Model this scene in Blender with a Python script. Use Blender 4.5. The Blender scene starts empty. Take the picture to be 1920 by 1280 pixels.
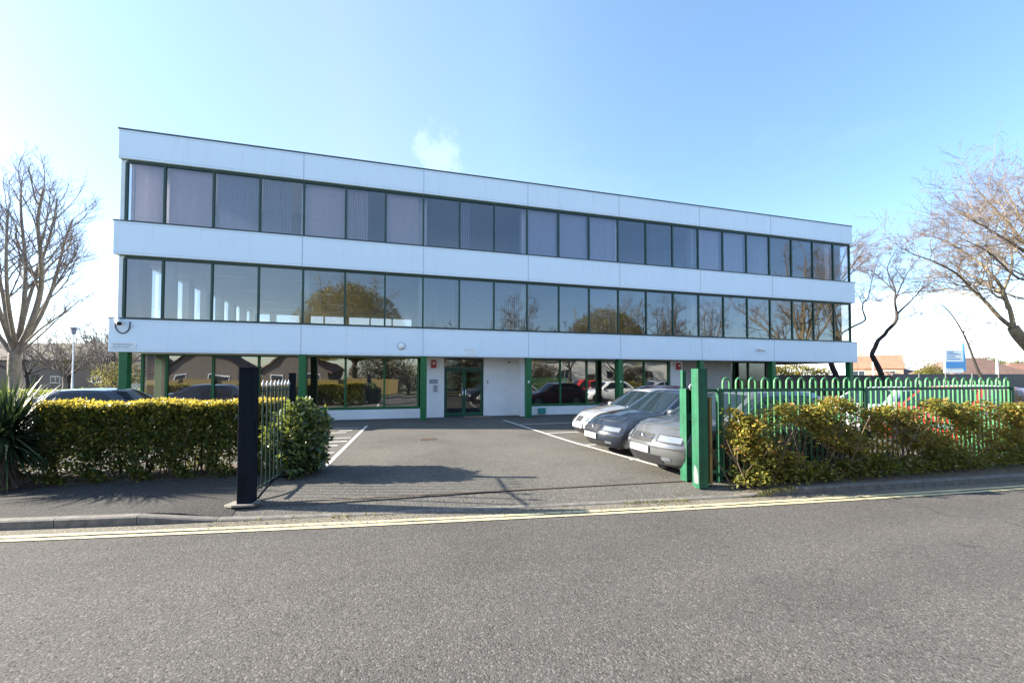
import bpy, bmesh, math, random
import numpy as np
from mathutils import Vector, Matrix
random.seed(7)
rng = np.random.default_rng(11)
S = bpy.context.scene
COL = S.collection
R = math.radians
PI = math.pi

# ---------------------------------------------------------------- objects
def tag(o, label=None, cat=None, group=None, kind=None):
    if label: o['label'] = label
    if cat: o['category'] = cat
    if group: o['group'] = group
    if kind: o['kind'] = kind
    return o

def thing(name, label, cat, loc=(0, 0, 0), rz=0.0, group=None):
    o = bpy.data.objects.new(name, None)
    COL.objects.link(o)
    o.empty_display_size = 0.2
    o.location = loc
    o.rotation_euler = (0, 0, rz)
    return tag(o, label, cat, group)

def copy_tree(o, parent=None):
    c = o.copy()
    COL.objects.link(c)
    c.parent = parent
    for ch in list(o.children):
        copy_tree(ch, c)
    return c

class MB:
    """collects faces, builds ONE mesh object; origin is subtracted"""
    def __init__(self, origin=(0, 0, 0)):
        self.v = []; self.f = []; self.o = origin
    def add(self, vs, fs):
        n = len(self.v)
        self.v.extend(vs)
        self.f.extend([tuple(i + n for i in f) for f in fs])
    def box(self, x0, y0, z0, x1, y1, z1):
        self.add([(x0, y0, z0), (x1, y0, z0), (x1, y1, z0), (x0, y1, z0), (x0, y0, z1), (x1, y0, z1), (x1, y1, z1), (x0, y1, z1)],
                 [(3, 2, 1, 0), (4, 5, 6, 7), (0, 1, 5, 4), (1, 2, 6, 5), (2, 3, 7, 6), (3, 0, 4, 7)])
        return self
    def obox(self, c, s, rz=0.0, M=None):
        x, y, z = s[0] / 2, s[1] / 2, s[2] / 2
        M = M or Matrix.Rotation(rz, 3, 'Z')
        c = Vector(c)
        vs = [tuple(c + M @ Vector(p)) for p in [(-x, -y, -z), (x, -y, -z), (x, y, -z), (-x, y, -z), (-x, -y, z), (x, -y, z), (x, y, z), (-x, y, z)]]
        self.add(vs, [(3, 2, 1, 0), (4, 5, 6, 7), (0, 1, 5, 4), (1, 2, 6, 5), (2, 3, 7, 6), (3, 0, 4, 7)])
        return self
    def quad(self, a, b, c, d):
        self.add([a, b, c, d], [(0, 1, 2, 3)]); return self
    def poly(self, pts):
        self.add(list(pts), [tuple(range(len(pts)))]); return self
    def tube(self, pts, rad, n=8, cap=True):
        pts = [Vector(p) for p in pts]
        k = len(pts)
        if not hasattr(rad, '__len__'): rad = [rad] * k
        base = len(self.v)
        u = None
        for i, p in enumerate(pts):
            t = (pts[min(i + 1, k - 1)] - pts[max(i - 1, 0)])
            if t.length < 1e-9: t = Vector((0, 0, 1))
            t.normalize()
            if u is None:
                u = t.orthogonal().normalized()
            else:
                u = (u - t * u.dot(t))
                u = u.normalized() if u.length > 1e-6 else t.orthogonal().normalized()
            w = t.cross(u)
            for j in range(n):
                a = 2 * PI * j / n
                q = p + (u * math.cos(a) + w * math.sin(a)) * rad[i]
                self.v.append((q.x, q.y, q.z))
        for i in range(k - 1):
            for j in range(n):
                a = base + i * n + j; b = base + i * n + (j + 1) % n
                self.f.append((a, b, b + n, a + n))
        if cap:
            self.f.append(tuple(base + j for j in reversed(range(n))))
            self.f.append(tuple(base + (k - 1) * n + j for j in range(n)))
        return self
    def grid(self, fn, nu, nv):
        base = len(self.v)
        for i in range(nu + 1):
            for j in range(nv + 1):
                self.v.append(tuple(fn(i / nu, j / nv)))
        for i in range(nu):
            for j in range(nv):
                a = base + i * (nv + 1) + j
                self.f.append((a, a + nv + 1, a + nv + 2, a + 1))
        return self
    def prism(self, poly, fa, fb):
        """poly: list of 2D; fa/fb map 2D to 3D for both ends"""
        n = len(poly)
        self.add([tuple(fa(p)) for p in poly] + [tuple(fb(p)) for p in poly],
                 [tuple(reversed(range(n))), tuple(range(n, 2 * n))] + [(i, (i + 1) % n, (i + 1) % n + n, i + n) for i in range(n)])
        return self
    def ell(self, c, r, nu=12, nv=8):
        def fn(u, v):
            a = 2 * PI * u; b = PI * v
            return (c[0] + r[0] * math.cos(a) * math.sin(b), c[1] + r[1] * math.sin(a) * math.sin(b), c[2] - r[2] * math.cos(b))
        return self.grid(fn, nu, nv)
    def build(self, name, mat, parent=None, smooth=0, bevel=0, weld=False, fix=False):
        me = bpy.data.meshes.new(name)
        ox, oy, oz = self.o
        me.from_pydata([(x - ox, y - oy, z - oz) for x, y, z in self.v], [], self.f)
        if weld or bevel or fix:
            bm = bmesh.new(); bm.from_mesh(me)
            if weld: bmesh.ops.remove_doubles(bm, verts=bm.verts, dist=1e-4)
            if fix: bmesh.ops.recalc_face_normals(bm, faces=bm.faces)
            if bevel:
                bmesh.ops.bevel(bm, geom=[e for e in bm.edges if len(e.link_faces) == 2 and e.calc_face_angle(0) > 0.5], offset=bevel, segments=2, affect='EDGES', profile=0.5)
            bm.to_mesh(me); bm.free()
        if smooth:
            me.shade_smooth()
            me.set_sharp_from_angle(angle=R(smooth))
        me.materials.append(mat)
        o = bpy.data.objects.new(name, me)
        COL.objects.link(o)
        if parent: o.parent = parent
        else: o.location = self.o
        return o

def fast_mesh(name, V, F, mat, parent=None, smooth=False):
    """V (n,3) F (m,4) or (m,3) arrays"""
    me = bpy.data.meshes.new(name)
    V = np.asarray(V, dtype=np.float32); F = np.asarray(F, dtype=np.int32)
    k = F.shape[1]
    me.vertices.add(len(V)); me.vertices.foreach_set('co', V.ravel())
    me.loops.add(F.size); me.loops.foreach_set('vertex_index', F.ravel())
    me.polygons.add(len(F)); me.polygons.foreach_set('loop_start', np.arange(len(F), dtype=np.int32) * k)
    me.polygons.foreach_set('loop_total', np.full(len(F), k, dtype=np.int32))
    if smooth: me.polygons.foreach_set('use_smooth', np.ones(len(F), dtype=bool))
    me.update(calc_edges=True); me.validate()
    me.materials.append(mat)
    o = bpy.data.objects.new(name, me); COL.objects.link(o)
    if parent: o.parent = parent
    return o

# ---------------------------------------------------------------- materials
def nt(name):
    m = bpy.data.materials.new(name); m.use_nodes = True
    t = m.node_tree; t.nodes.clear()
    out = t.nodes.new('ShaderNodeOutputMaterial')
    return m, t, out
def L(t, a, b): t.links.new(a, b)
def noise(t, vec, scale, detail=4, rough=0.55):
    n = t.nodes.new('ShaderNodeTexNoise'); n.inputs['Scale'].default_value = scale
    n.inputs['Detail'].default_value = detail; n.inputs['Roughness'].default_value = rough
    L(t, vec, n.inputs['Vector']); return n.outputs['Fac']
def ramp(t, fac, stops):
    r = t.nodes.new('ShaderNodeValToRGB')
    e = r.color_ramp.elements
    while len(e) < len(stops): e.new(0.5)
    for i, (p, c) in enumerate(stops):
        e[i].position = p; e[i].color = (*c, 1) if len(c) == 3 else c
    L(t, fac, r.inputs['Fac']); return r.outputs['Color']
def mixc(t, fac, a, b, mode='MIX'):
    n = t.nodes.new('ShaderNodeMix'); n.data_type = 'RGBA'; n.blend_type = mode
    for s, v in ((n.inputs[0], fac), (n.inputs[6], a), (n.inputs[7], b)):
        if isinstance(v, (int, float)): s.default_value = v
        elif isinstance(v, tuple): s.default_value = (*v, 1)
        else: L(t, v, s)
    return n.outputs[2]
def mathn(t, op, a, b=None, clamp=False):
    n = t.nodes.new('ShaderNodeMath'); n.operation = op; n.use_clamp = clamp
    for s, v in ((n.inputs[0], a), (n.inputs[1], b)):
        if v is None: continue
        if isinstance(v, (int, float)): s.default_value = v
        else: L(t, v, s)
    return n.outputs[0]
def objco(t, sc=None):
    c = t.nodes.new('ShaderNodeTexCoord')
    if sc is None: return c.outputs['Object']
    m = t.nodes.new('ShaderNodeMapping'); m.inputs['Scale'].default_value = sc
    L(t, c.outputs['Object'], m.inputs['Vector']); return m.outputs['Vector']
def bump(t, h, strength, dist=0.01):
    b = t.nodes.new('ShaderNodeBump'); b.inputs['Strength'].default_value = strength; b.inputs['Distance'].default_value = dist
    L(t, h, b.inputs['Height']); return b.outputs['Normal']
def pbsdf(t, out, col, rough=0.6, metal=0.0, spec=0.5, coat=0.0, nrm=None):
    p = t.nodes.new('ShaderNodeBsdfPrincipled')
    if isinstance(col, tuple): p.inputs['Base Color'].default_value = (*col, 1)
    else: L(t, col, p.inputs['Base Color'])
    if isinstance(rough, (int, float)): p.inputs['Roughness'].default_value = rough
    else: L(t, rough, p.inputs['Roughness'])
    p.inputs['Metallic'].default_value = metal
    p.inputs['Specular IOR Level'].default_value = spec
    p.inputs['Coat Weight'].default_value = coat
    p.inputs['Coat Roughness'].default_value = 0.04
    if nrm is not None: L(t, nrm, p.inputs['Normal'])
    if out is not None: L(t, p.outputs[0], out.inputs['Surface'])
    return p
def plain(name, c, rough=0.6, metal=0.0, var=0.12, scale=6.0, spec=0.5, coat=0.0, bmp=0.0, bscale=60, sc=None):
    m, t, out = nt(name)
    v = objco(t, sc)
    n = noise(t, v, scale, 5)
    lo = tuple(max(0, x * (1 - var)) for x in c); hi = tuple(min(1, x * (1 + var)) for x in c)
    col = ramp(t, n, [(0.3, lo), (0.7, hi)])
    nr = bump(t, noise(t, v, bscale, 3), bmp) if bmp else None
    pbsdf(t, out, col, rough, metal, spec, coat, nr)
    return m

def asphalt(name, base, grain=0.5, warm=(1, 1, 1), big=0.12, gs=95, stain=0.25, tracks=0.0):
    m, t, out = nt(name)
    v = objco(t)
    g1 = noise(t, v, gs, 2, 0.7)
    vor = t.nodes.new('ShaderNodeTexVoronoi'); vor.inputs['Scale'].default_value = gs * 0.85; L(t, v, vor.inputs['Vector'])
    b = [base * w for w in warm]
    c1 = ramp(t, g1, [(0.28, tuple(x * (1 - grain) for x in b)), (0.5, tuple(b)), (0.74, tuple(min(.8, x * (1 + grain * 1.1)) for x in b))])
    sp = mathn(t, 'GREATER_THAN', vor.outputs['Color'], 0.86)
    sep = t.nodes.new('ShaderNodeSeparateColor'); L(t, vor.outputs['Color'], sep.inputs[0])
    light = mathn(t, 'GREATER_THAN', sep.outputs[0], 0.90)
    dark = mathn(t, 'LESS_THAN', sep.outputs[1], 0.14)
    c2 = mixc(t, mathn(t, 'MULTIPLY', light, 0.55), c1, tuple(min(.8, x * 2.0) for x in b))
    c3 = mixc(t, mathn(t, 'MULTIPLY', dark, 0.55), c2, tuple(x * 0.35 for x in b))
    pn = noise(t, v, 0.5, 6, 0.6)
    pc = ramp(t, pn, [(0.3, (1 - big,) * 3), (0.5, (1, 1, 1)), (0.72, (1 + big * .8, 1 + big * .7, 1 + big * .6))])
    c4 = mixc(t, 1.0, c3, pc, 'MULTIPLY')
    sn = noise(t, v, 2.3, 5, 0.65)
    sc_ = ramp(t, sn, [(0.22, (1 - stain,) * 3), (0.40, (1, 1, 1))])
    c5 = mixc(t, 1.0, c4, sc_, 'MULTIPLY')
    if tracks:
        tn = noise(t, objco(t, (.06, .75, 1)), 1.0, 4, .6)
        c5 = mixc(t, 1.0, c5, ramp(t, tn, [(.35, (1 - tracks,) * 3), (.65, (1 + tracks,) * 3)]), 'MULTIPLY')
        cr = t.nodes.new('ShaderNodeTexVoronoi'); cr.feature = 'DISTANCE_TO_EDGE'; cr.inputs['Scale'].default_value = .35
        wv = t.nodes.new('ShaderNodeVectorMath'); wv.operation = 'ADD'; L(t, v, wv.inputs[0])
        nz = t.nodes.new('ShaderNodeTexNoise'); nz.inputs['Scale'].default_value = 1.6; nz.inputs['Detail'].default_value = 6; L(t, v, nz.inputs['Vector']); L(t, nz.outputs['Color'], wv.inputs[1])
        L(t, wv.outputs[0], cr.inputs['Vector'])
        ck = mathn(t, 'MULTIPLY', mathn(t, 'LESS_THAN', cr.outputs['Distance'], .006), mathn(t, 'GREATER_THAN', noise(t, v, .35, 2), .56))
        c5 = mixc(t, mathn(t, 'MULTIPLY', ck, .45), c5, tuple(x * .35 for x in b))
    h = mathn(t, 'ADD', mathn(t, 'MULTIPLY', g1, 0.6), mathn(t, 'MULTIPLY', vor.outputs['Distance'], -0.6))
    pbsdf(t, out, c5, 0.95, 0, 0.12, nrm=bump(t, h, 0.75, 0.006))
    return m

def glass_mat(name, refl=0.2, tint=(.42, .45, .47), wav=0.0, wscale=0.8):
    m, t, out = nt(name)
    tr = t.nodes.new('ShaderNodeBsdfTransparent'); tr.inputs[0].default_value = (*tint, 1)
    gl = t.nodes.new('ShaderNodeBsdfGlossy'); gl.inputs['Roughness'].default_value = 0.0
    gl.inputs['Color'].default_value = (.93, .97, 1.0, 1)
    fr = t.nodes.new('ShaderNodeFresnel'); fr.inputs['IOR'].default_value = 1.5
    f = mathn(t, 'ADD', mathn(t, 'MULTIPLY', fr.outputs[0], 0.8), refl, True)
    # each pane sits a hair out of true, so every pane mirrors a slightly different piece of the world
    co = t.nodes.new('ShaderNodeTexCoord')
    oi = t.nodes.new('ShaderNodeObjectInfo')
    off = t.nodes.new('ShaderNodeVectorMath'); off.operation = 'ADD'
    L(t, co.outputs['Object'], off.inputs[0])
    cx = t.nodes.new('ShaderNodeCombineXYZ'); L(t, mathn(t, 'MULTIPLY', oi.outputs['Random'], 50.0), cx.inputs[0])
    L(t, cx.outputs[0], off.inputs[1])
    nr = bump(t, noise(t, off.outputs[0], wscale, 1, 0.4), 1.0, wav)
    L(t, nr, gl.inputs['Normal'])
    mx = t.nodes.new('ShaderNodeMixShader')
    L(t, f, mx.inputs[0]); L(t, tr.outputs[0], mx.inputs[1]); L(t, gl.outputs[0], mx.inputs[2])
    L(t, mx.outputs[0], out.inputs['Surface'])
    return m

def leaf_mat(name, cols, trans=0.45, tcol=(.30, .34, .04), rough=0.45, spec=0.4):
    """cols: ramp stops chosen per leaf by Random Per Island"""
    m, t, out = nt(name)
    g = t.nodes.new('ShaderNodeNewGeometry')
    c = ramp(t, g.outputs['Random Per Island'], cols)
    p = pbsdf(t, None, c, rough, 0, spec)
    tl = t.nodes.new('ShaderNodeBsdfTranslucent')
    L(t, mixc(t, 0.6, c, tcol), tl.inputs[0])
    mx = t.nodes.new('ShaderNodeMixShader'); mx.inputs[0].default_value = trans
    L(t, p.outputs[0], mx.inputs[1]); L(t, tl.outputs[0], mx.inputs[2])
    L(t, mx.outputs[0], out.inputs['Surface'])
    return m

def brick_mat(name, c1, c2, mortar):
    m, t, out = nt(name)
    co = t.nodes.new('ShaderNodeTexCoord')
    # course pattern from object space: use (x+y, z)
    s = t.nodes.new('ShaderNodeSeparateXYZ'); L(t, co.outputs['Object'], s.inputs[0])
    cb = t.nodes.new('ShaderNodeCombineXYZ')
    L(t, mathn(t, 'ADD', s.outputs[0], s.outputs[1]), cb.inputs[0]); L(t, s.outputs[2], cb.inputs[1])
    b = t.nodes.new('ShaderNodeTexBrick'); L(t, cb.outputs[0], b.inputs['Vector'])
    b.inputs['Scale'].default_value = 1.0; b.inputs['Brick Width'].default_value = .225; b.inputs['Row Height'].default_value = .075; b.inputs['Mortar Size'].default_value = .01
    b.inputs['Color1'].default_value = (*c1, 1); b.inputs['Color2'].default_value = (*c2, 1); b.inputs['Mortar'].default_value = (*mortar, 1)
    pbsdf(t, out, b.outputs['Color'], 0.85)
    return m
def tile_mat(name, c):
    m, t, out = nt(name)
    co = t.nodes.new('ShaderNodeTexCoord')
    w = t.nodes.new('ShaderNodeTexWave'); w.bands_direction = 'Z'; w.inputs['Scale'].default_value = 1.6; w.inputs['Distortion'].default_value = 1.0
    L(t, co.outputs['Object'], w.inputs['Vector'])
    n = noise(t, co.outputs['Object'], 1.2, 6)
    col = ramp(t, n, [(0.3, tuple(x * .75 for x in c)), (0.7, tuple(x * 1.2 for x in c))])
    col = mixc(t, 1.0, col, ramp(t, w.outputs['Fac'], [(0, (.75,) * 3), (.4, (1,) * 3)]), 'MULTIPLY')
    pbsdf(t, out, col, 0.85)
    return m

def worn(name, c, chip, rough, spec):
    m, t, out = nt(name)
    v = objco(t)
    n = noise(t, v, 4, 6)
    col = ramp(t, n, [(.3, tuple(x * .75 for x in c)), (.7, tuple(x * 1.25 for x in c))])
    ch = noise(t, v, 11, 8, .7)
    f = ramp(t, ch, [(.64, (0, 0, 0)), (.68, (1, 1, 1))])
    col = mixc(t, mathn(t, 'MULTIPLY', f, .8), col, chip)
    st = noise(t, objco(t, (14, 14, .8)), 1.0, 4)
    col = mixc(t, 1.0, col, ramp(t, st, [(.3, (.72,) * 3), (.6, (1.1,) * 3)]), 'MULTIPLY')
    pbsdf(t, out, col, rough, 0, spec, nrm=bump(t, ch, .25, .004))
    return m
M = {}
M['road'] = asphalt('road_asphalt', 0.086, 0.46, (1.06, 1.0, 0.93), 0.14, 84, 0.12, .08)
M['park'] = asphalt('car_park_asphalt', 0.105, 0.52, (1.05, 1.0, 0.89), 0.20, 72, 0.30)
M['path'] = asphalt('pavement_asphalt', 0.062, 0.55, (1.04, 1.0, 0.93), 0.16, 80, 0.25)
M['kerb'] = plain('kerb_concrete', (.135, .125, .11), .85, var=.35, scale=9, bmp=.4)
M['gutter'] = asphalt('gutter_grit', 0.15, 0.4, (1.08, .98, .78), 0.2, 70, 0.3)
M['soil'] = plain('soil', (.09, .07, .045), .95, var=.5, scale=14, bmp=.8, bscale=40)
M['grassland'] = plain('rough_grass', (.07, .085, .03), .9, var=.4, scale=1.2, bmp=.6, bscale=25)
def paint_line(name, c, under):
    m, t, out = nt(name)
    v = objco(t)
    n = noise(t, v, 16, 6, .75)
    g = noise(t, v, 90, 2, .7)
    f = mathn(t, 'ADD', mathn(t, 'MULTIPLY', n, .75), mathn(t, 'MULTIPLY', g, .35))
    col = ramp(t, f, [(0.41, under), (0.53, c)])
    pbsdf(t, out, col, .75, nrm=bump(t, g, .5, .004))
    return m
M['white_line'] = paint_line('worn_white_paint', (.62, .61, .57), (.2, .2, .19))
M['yellow_line'] = paint_line('worn_yellow_paint', (.54, .475, .27), (.22, .20, .15))
M['panel'] = None
def panel_mat():
    m, t, out = nt('white_cladding')
    v = objco(t)
    n = noise(t, v, .55, 5, .6)
    st = noise(t, objco(t, (3.5, 3.5, .18)), 2.0, 6, .7)
    c = ramp(t, n, [(.3, (.71, .84, .93)), (.7, (.755, .875, .96))])
    c = mixc(t, 1.0, c, ramp(t, st, [(.26, (.90, .90, .885)), (.46, (1, 1, 1))]), 'MULTIPLY')
    pbsdf(t, out, c, .38, 0, .45, nrm=bump(t, noise(t, v, .8, 2), .25, .02))
    return m
M['panel'] = panel_mat()
M['white'] = plain('white_paint', (.74, .755, .76), .5, var=.05, scale=2)
M['joint'] = plain('joint_grey', (.36, .42, .48), .6)
M['coping'] = plain('dark_coping', (.035, .05, .055), .45)
M['mullion'] = plain('dark_green_frame', (.012, .052, .036), .4, var=.1)
M['green'] = plain('green_column_paint', (.006, .115, .034), .42, var=.15)
M['fence_sunlit'] = plain('sunlit_fence_paint', (.045, .165, .066), .38, var=.2, scale=5)  # sun on the hoops put into a paler green
M['greenpost'] = worn('green_post_paint', (.010, .085, .042), (.10, .07, .045), .5, .4)
M['darkpost'] = worn('dark_green_post', (.005, .008, .014), (.05, .055, .055), .8, .15)
M['glass_up'] = glass_mat('reflective_glass', .10, (.84, .84, .90), .006, .5)
M['glass_mid'] = glass_mat('clear_reflective_glass', .13, (.56, .58, .56), .005, .5)
M['glass_low'] = glass_mat('wavy_bronze_glass', .25, (.60, .56, .52), .009, .8)
M['glass_door'] = glass_mat('dark_door_glass', .09, (.30, .31, .31), .006, .8)
M['glass_back'] = glass_mat('rear_glass', .08, (.72, .74, .75), .0, .5)
M['blind'] = plain('mauve_blind', (.57, .49, .49), .8, var=.06)
M['blind_blue'] = plain('grey_blind', (.40, .42, .50), .8, var=.06)
M['ceiling'] = plain('ceiling_tile', (.62, .62, .60), .9, var=.06, scale=1.5)
M['intwall'] = plain('interior_wall', (.30, .31, .33), .9, var=.1)
M['carpet'] = plain('carpet', (.12, .12, .13), .95)
M['concrete'] = plain('soffit_concrete', (.24, .24, .23), .85, var=.15, scale=3)
M['beige'] = plain('beige_render', (.36, .34, .31), .8, var=.1)
M['black'] = plain('matt_black', (.012, .012, .013), .6)
M['rubber'] = plain('tyre_rubber', (.018, .018, .019), .8, bmp=.2)
M['alloy'] = plain('wheel_alloy', (.48, .49, .50), .3, 1.0)
M['chrome'] = plain('chrome', (.75, .76, .78), .12, 1.0)
M['lens'] = plain('headlight_lens', (.22, .25, .28), .06, .35, spec=1.0, coat=1.0)
M['redlens'] = plain('tail_lens', (.35, .01, .01), .15, coat=1.0)
M['plate'] = plain('number_plate', (.78, .78, .76), .4)
M['red'] = plain('red_plastic', (.42, .015, .03), .35)
M['whiteplastic'] = plain('white_plastic', (.80, .81, .80), .35)
M['greyplate'] = plain('grey_plate', (.24, .27, .32), .4)
M['cable'] = plain('black_cable', (.012, .016, .03), .5)
M['steel'] = plain('galvanised_steel', (.42, .43, .44), .45, .7)
M['rust'] = plain('rusty_rail', (.075, .048, .034), .8, var=.4, scale=20)
M['mat'] = plain('door_mat', (.24, .16, .11), .95, bmp=.5)
M['teal'] = plain('teal_box', (.03, .24, .22), .5)
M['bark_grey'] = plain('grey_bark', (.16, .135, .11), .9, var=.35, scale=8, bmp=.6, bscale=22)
M['bark_lit'] = plain('pale_lit_bark', (.22, .175, .11), .9, var=.3, scale=8, bmp=.6, bscale=22)  # sunlit yellow of the right tree's limbs put into the bark colour
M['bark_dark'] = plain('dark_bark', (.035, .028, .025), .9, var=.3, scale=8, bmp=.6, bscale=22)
M['twig_grey'] = plain('grey_twigs', (.13, .11, .10), .9)
M['twig_red'] = plain('russet_twigs', (.15, .112, .085), .9, var=.3, scale=1.0)
M['twig_olive'] = plain('olive_twigs', (.22, .17, .06), .9, var=.25, scale=1.0)
M['stem'] = plain('hedge_stem', (.11, .08, .05), .9)
M['car_glass'] = plain('car_window_glass', (.010, .017, .021), .03, spec=.55)
M['trim'] = plain('car_black_trim', (.02, .02, .022), .5)
M['brick'] = brick_mat('orange_brick', (.36, .14, .08), (.28, .10, .06), (.4, .36, .3))
M['brick_grey'] = brick_mat('brown_brick', (.11, .085, .07), (.14, .11, .09), (.17, .15, .13))
M['roof_red'] = tile_mat('orange_roof_tiles', (.25, .125, .08))
M['roof_brown'] = tile_mat('brown_roof_tiles', (.17, .105, .08))
M['roof_dark'] = tile_mat('dark_roof_tiles', (.05, .04, .034))
M['render_white'] = plain('house_render', (.62, .60, .55), .85)
M['house_glass'] = plain('house_window_glass', (.03, .04, .05), .06, spec=.8)
M['sign_blue'] = plain('sign_blue', (.07, .27, .60), .35)
M['sign_white'] = plain('sign_white', (.75, .78, .8), .4)
M['timber'] = plain('dark_timber', (.055, .045, .038), .85, var=.3, scale=3, sc=(6, 6, .6))
M['wallgrey'] = plain('grey_block', (.12, .125, .13), .85, var=.15)
M['postwood'] = plain('olive_timber', (.24, .17, .055), .8, var=.3, sc=(8, 8, .8))  # on the railing's end post the yellow is sunlight in the colour
M['gatepaint'] = plain('dull_gate_green', (.008, .034, .026), .35, var=.2)
M['concpad'] = plain('concrete_pad', (.22, .20, .17), .9, var=.2, scale=12, bmp=.5)
def carpaint(name, c, metal=.5, rough=.24):
    m, t, out = nt(name)
    v = objco(t)
    n = noise(t, v, 1.5, 4)
    col = ramp(t, n, [(.3, tuple(x * .93 for x in c)), (.7, tuple(min(1, x * 1.05) for x in c))])
    pbsdf(t, out, col, rough, metal, .5, 1.0)
    return m
# ---------------------------------------------------------------- the ground
def y_yel(x):
    def f(x): return -10.91 - .155 * (x - 3.81) + .0027 * (x - 3.81) ** 2
    if x < -10: return f(-10) + (x + 10) * (-.155 - .0054 * 13.81)
    if x > 30: return f(30) + (x - 30) * -.0135
    return f(x)
def y_kerb(x): return y_yel(x) + .40          # road-side face of the kerb
def sstep(a, b, x):
    t = max(0, min(1, (x - a) / (b - a))); return t * t * (3 - 2 * t)
ROADZ = -.115
def z_kerb(x):                                  # kerb top, dropped at the entrance
    d = sstep(5.1, 6.1, x) * (1 - sstep(13.1, 14.1, x))
    return -.093 * d
XS = [-80, -60, -40, -30, -20, -15, -10] + [-6 + .3 * i for i in range(125)] + [34, 40, 50, 60, 80, 110]
def strip(rows, xs=None):
    """rows: list of fn x->(y,z); returns MB of quads"""
    xs = xs or XS
    mb = MB()
    n = len(rows)
    for x in xs:
        for r in rows: mb.v.append((x, *r(x)))
    for i in range(len(xs) - 1):
        for j in range(n - 1):
            a = i * n + j
            mb.f.append((a, a + n, a + n + 1, a + 1))
    return mb

g = MB(); g.quad((-400, -400, -.16), (400, -400, -.16), (400, 400, -.16), (-400, 400, -.16))
tag(g.build('ground', M['grassland']), kind='structure')
ROADW = 8.4
tag(strip([lambda x: (y_kerb(x) - ROADW, ROADZ), lambda x: (y_kerb(x) - ROADW * .5, ROADZ + .035), lambda x: (y_kerb(x) - 1.2, ROADZ + .006), lambda x: (y_kerb(x) + .0, ROADZ - .004)]).build('road', M['road'], smooth=60), kind='structure')
# gritty channel beside the kerb, ragged road-side edge
rr = random.Random(3)
edge = {x: .29 + rr.uniform(-.05, .05) for x in XS}
tag(strip([lambda x: (y_kerb(x) - edge[x], ROADZ + .0065), lambda x: (y_kerb(x) - .002, ROADZ + .006)]).build('gutter', M['gutter']), kind='structure')
def road_z(y, x):
    d = y_kerb(x) - y
    return ROADZ + (-.004 + .010 * d / 1.2 if d < 1.2 else .006)
for off in (0.0, .125):
    tag(strip([lambda x: (y_yel(x) + off, road_z(y_yel(x) + off, x) + .009), lambda x: (y_yel(x) + off + .075, road_z(y_yel(x) + off + .075, x) + .009)]).build('yellow_line', M['yellow_line']), kind='structure')
# far kerb and verge on the other side of the road
tag(strip([lambda x: (y_kerb(x) - ROADW - 2.2, .0), lambda x: (y_kerb(x) - ROADW - .15, 0), lambda x: (y_kerb(x) - ROADW, -.005), lambda x: (y_kerb(x) - ROADW, ROADZ - .03)]).build('opposite_pavement', M['path']), kind='structure')
# near kerb: separate stones with open joints
kb = MB()
x = -60.0
while x < 70:
    x1 = x + .915
    p = []
    for xx in (x + .004, x1 - .004):
        y0 = y_kerb(xx); zt = z_kerb(xx)
        p.append([(xx, y0, ROADZ - .05), (xx, y0, zt - .016), (xx, y0 + .016, zt), (xx, y0 + .125, zt), (xx, y0 + .125, ROADZ - .05)])
    kb.add(p[0] + p[1], [(i, i + 5, (i + 1) % 5 + 5, (i + 1) % 5) for i in range(5)] + [(0, 1, 2, 3, 4), (9, 8, 7, 6, 5)])
    x = x1
tag(kb.build('kerb', M['kerb'], fix=True), kind='structure')
# car park and forecourt: one sheet ramped down to the dropped kerb
def r0(x): return (y_kerb(x) + .126, z_kerb(x) - .006)
def r1(x): return (y_kerb(x) + .55, -.006)
tag(strip([r0, r1, lambda x: (-8.0, 0), lambda x: (4, 0), lambda x: (60, 0)], [x for x in XS if -40 <= x <= 60]).build('car_park', M['park'], smooth=60), kind='structure')
# pavement on the left, planted verge on the right, each 4 mm higher
xl = [x for x in XS if -40 <= x <= 6.0]
tag(strip([lambda x: (r0(x)[0], r0(x)[1] + .006), lambda x: (r1(x)[0], .0), lambda x: (-8.45 - .02 * x + .12 * math.sin(x * 3.1) * .3, .006)], xl).build('pavement', M['path'], smooth=60), kind='structure')
xr = [x for x in XS if 13.3 <= x <= 60]
tag(strip([lambda x: (r0(x)[0], r0(x)[1] + .006), lambda x: (r0(x)[0] + .14 + .05 * math.sin(x * 2.3), .012 + .5 * r0(x)[1]), lambda x: (-10.75, .012)], xr).build('verge_soil', M['soil']), kind='structure')
xl2 = [x for x in XS if -30 <= x <= 5.7]
tag(strip([lambda x: (-8.62 - .02 * x, .012), lambda x: (-7.6, .014)], xl2).build('hedge_bed', M['soil']), kind='structure')
# painted bays
def line_box(a, b, w, name='bay_line', z=.005, mat='white_line'):
    a = Vector((a[0], a[1], 0)); b = Vector((b[0], b[1], 0)); d = (b - a).normalized(); n = Vector((-d.y, d.x, 0)) * w / 2
    mb = MB(); k = max(1, int((b - a).length / .5))
    for i in range(k):
        p = a.lerp(b, i / k); q = a.lerp(b, (i + 1) / k)
        mb.quad((*(p - n).xy, z), (*(q - n).xy, z), (*(q + n).xy, z), (*(p + n).xy, z))
    return tag(mb.build(name, M[mat]), kind='structure')
line_box((6.73, -8.45), (6.98, -1.4), .09)
line_box((12.22, -.75), (12.62, -6.6), .09)
line_box((12.62, -6.6), (13.1, -10.1), .09)
for y in (-1.9, -4.3, -6.7):
    line_box((6.92 + (y + 1.4) * .035 - .06, y), (2.2, y), .08, z=.006)
for y in (-2.4, -4.9, -7.25, -9.2):
    line_box((12.42 - (y + 2) * .06, y), (17.2, y), .08, z=.006)
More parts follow.
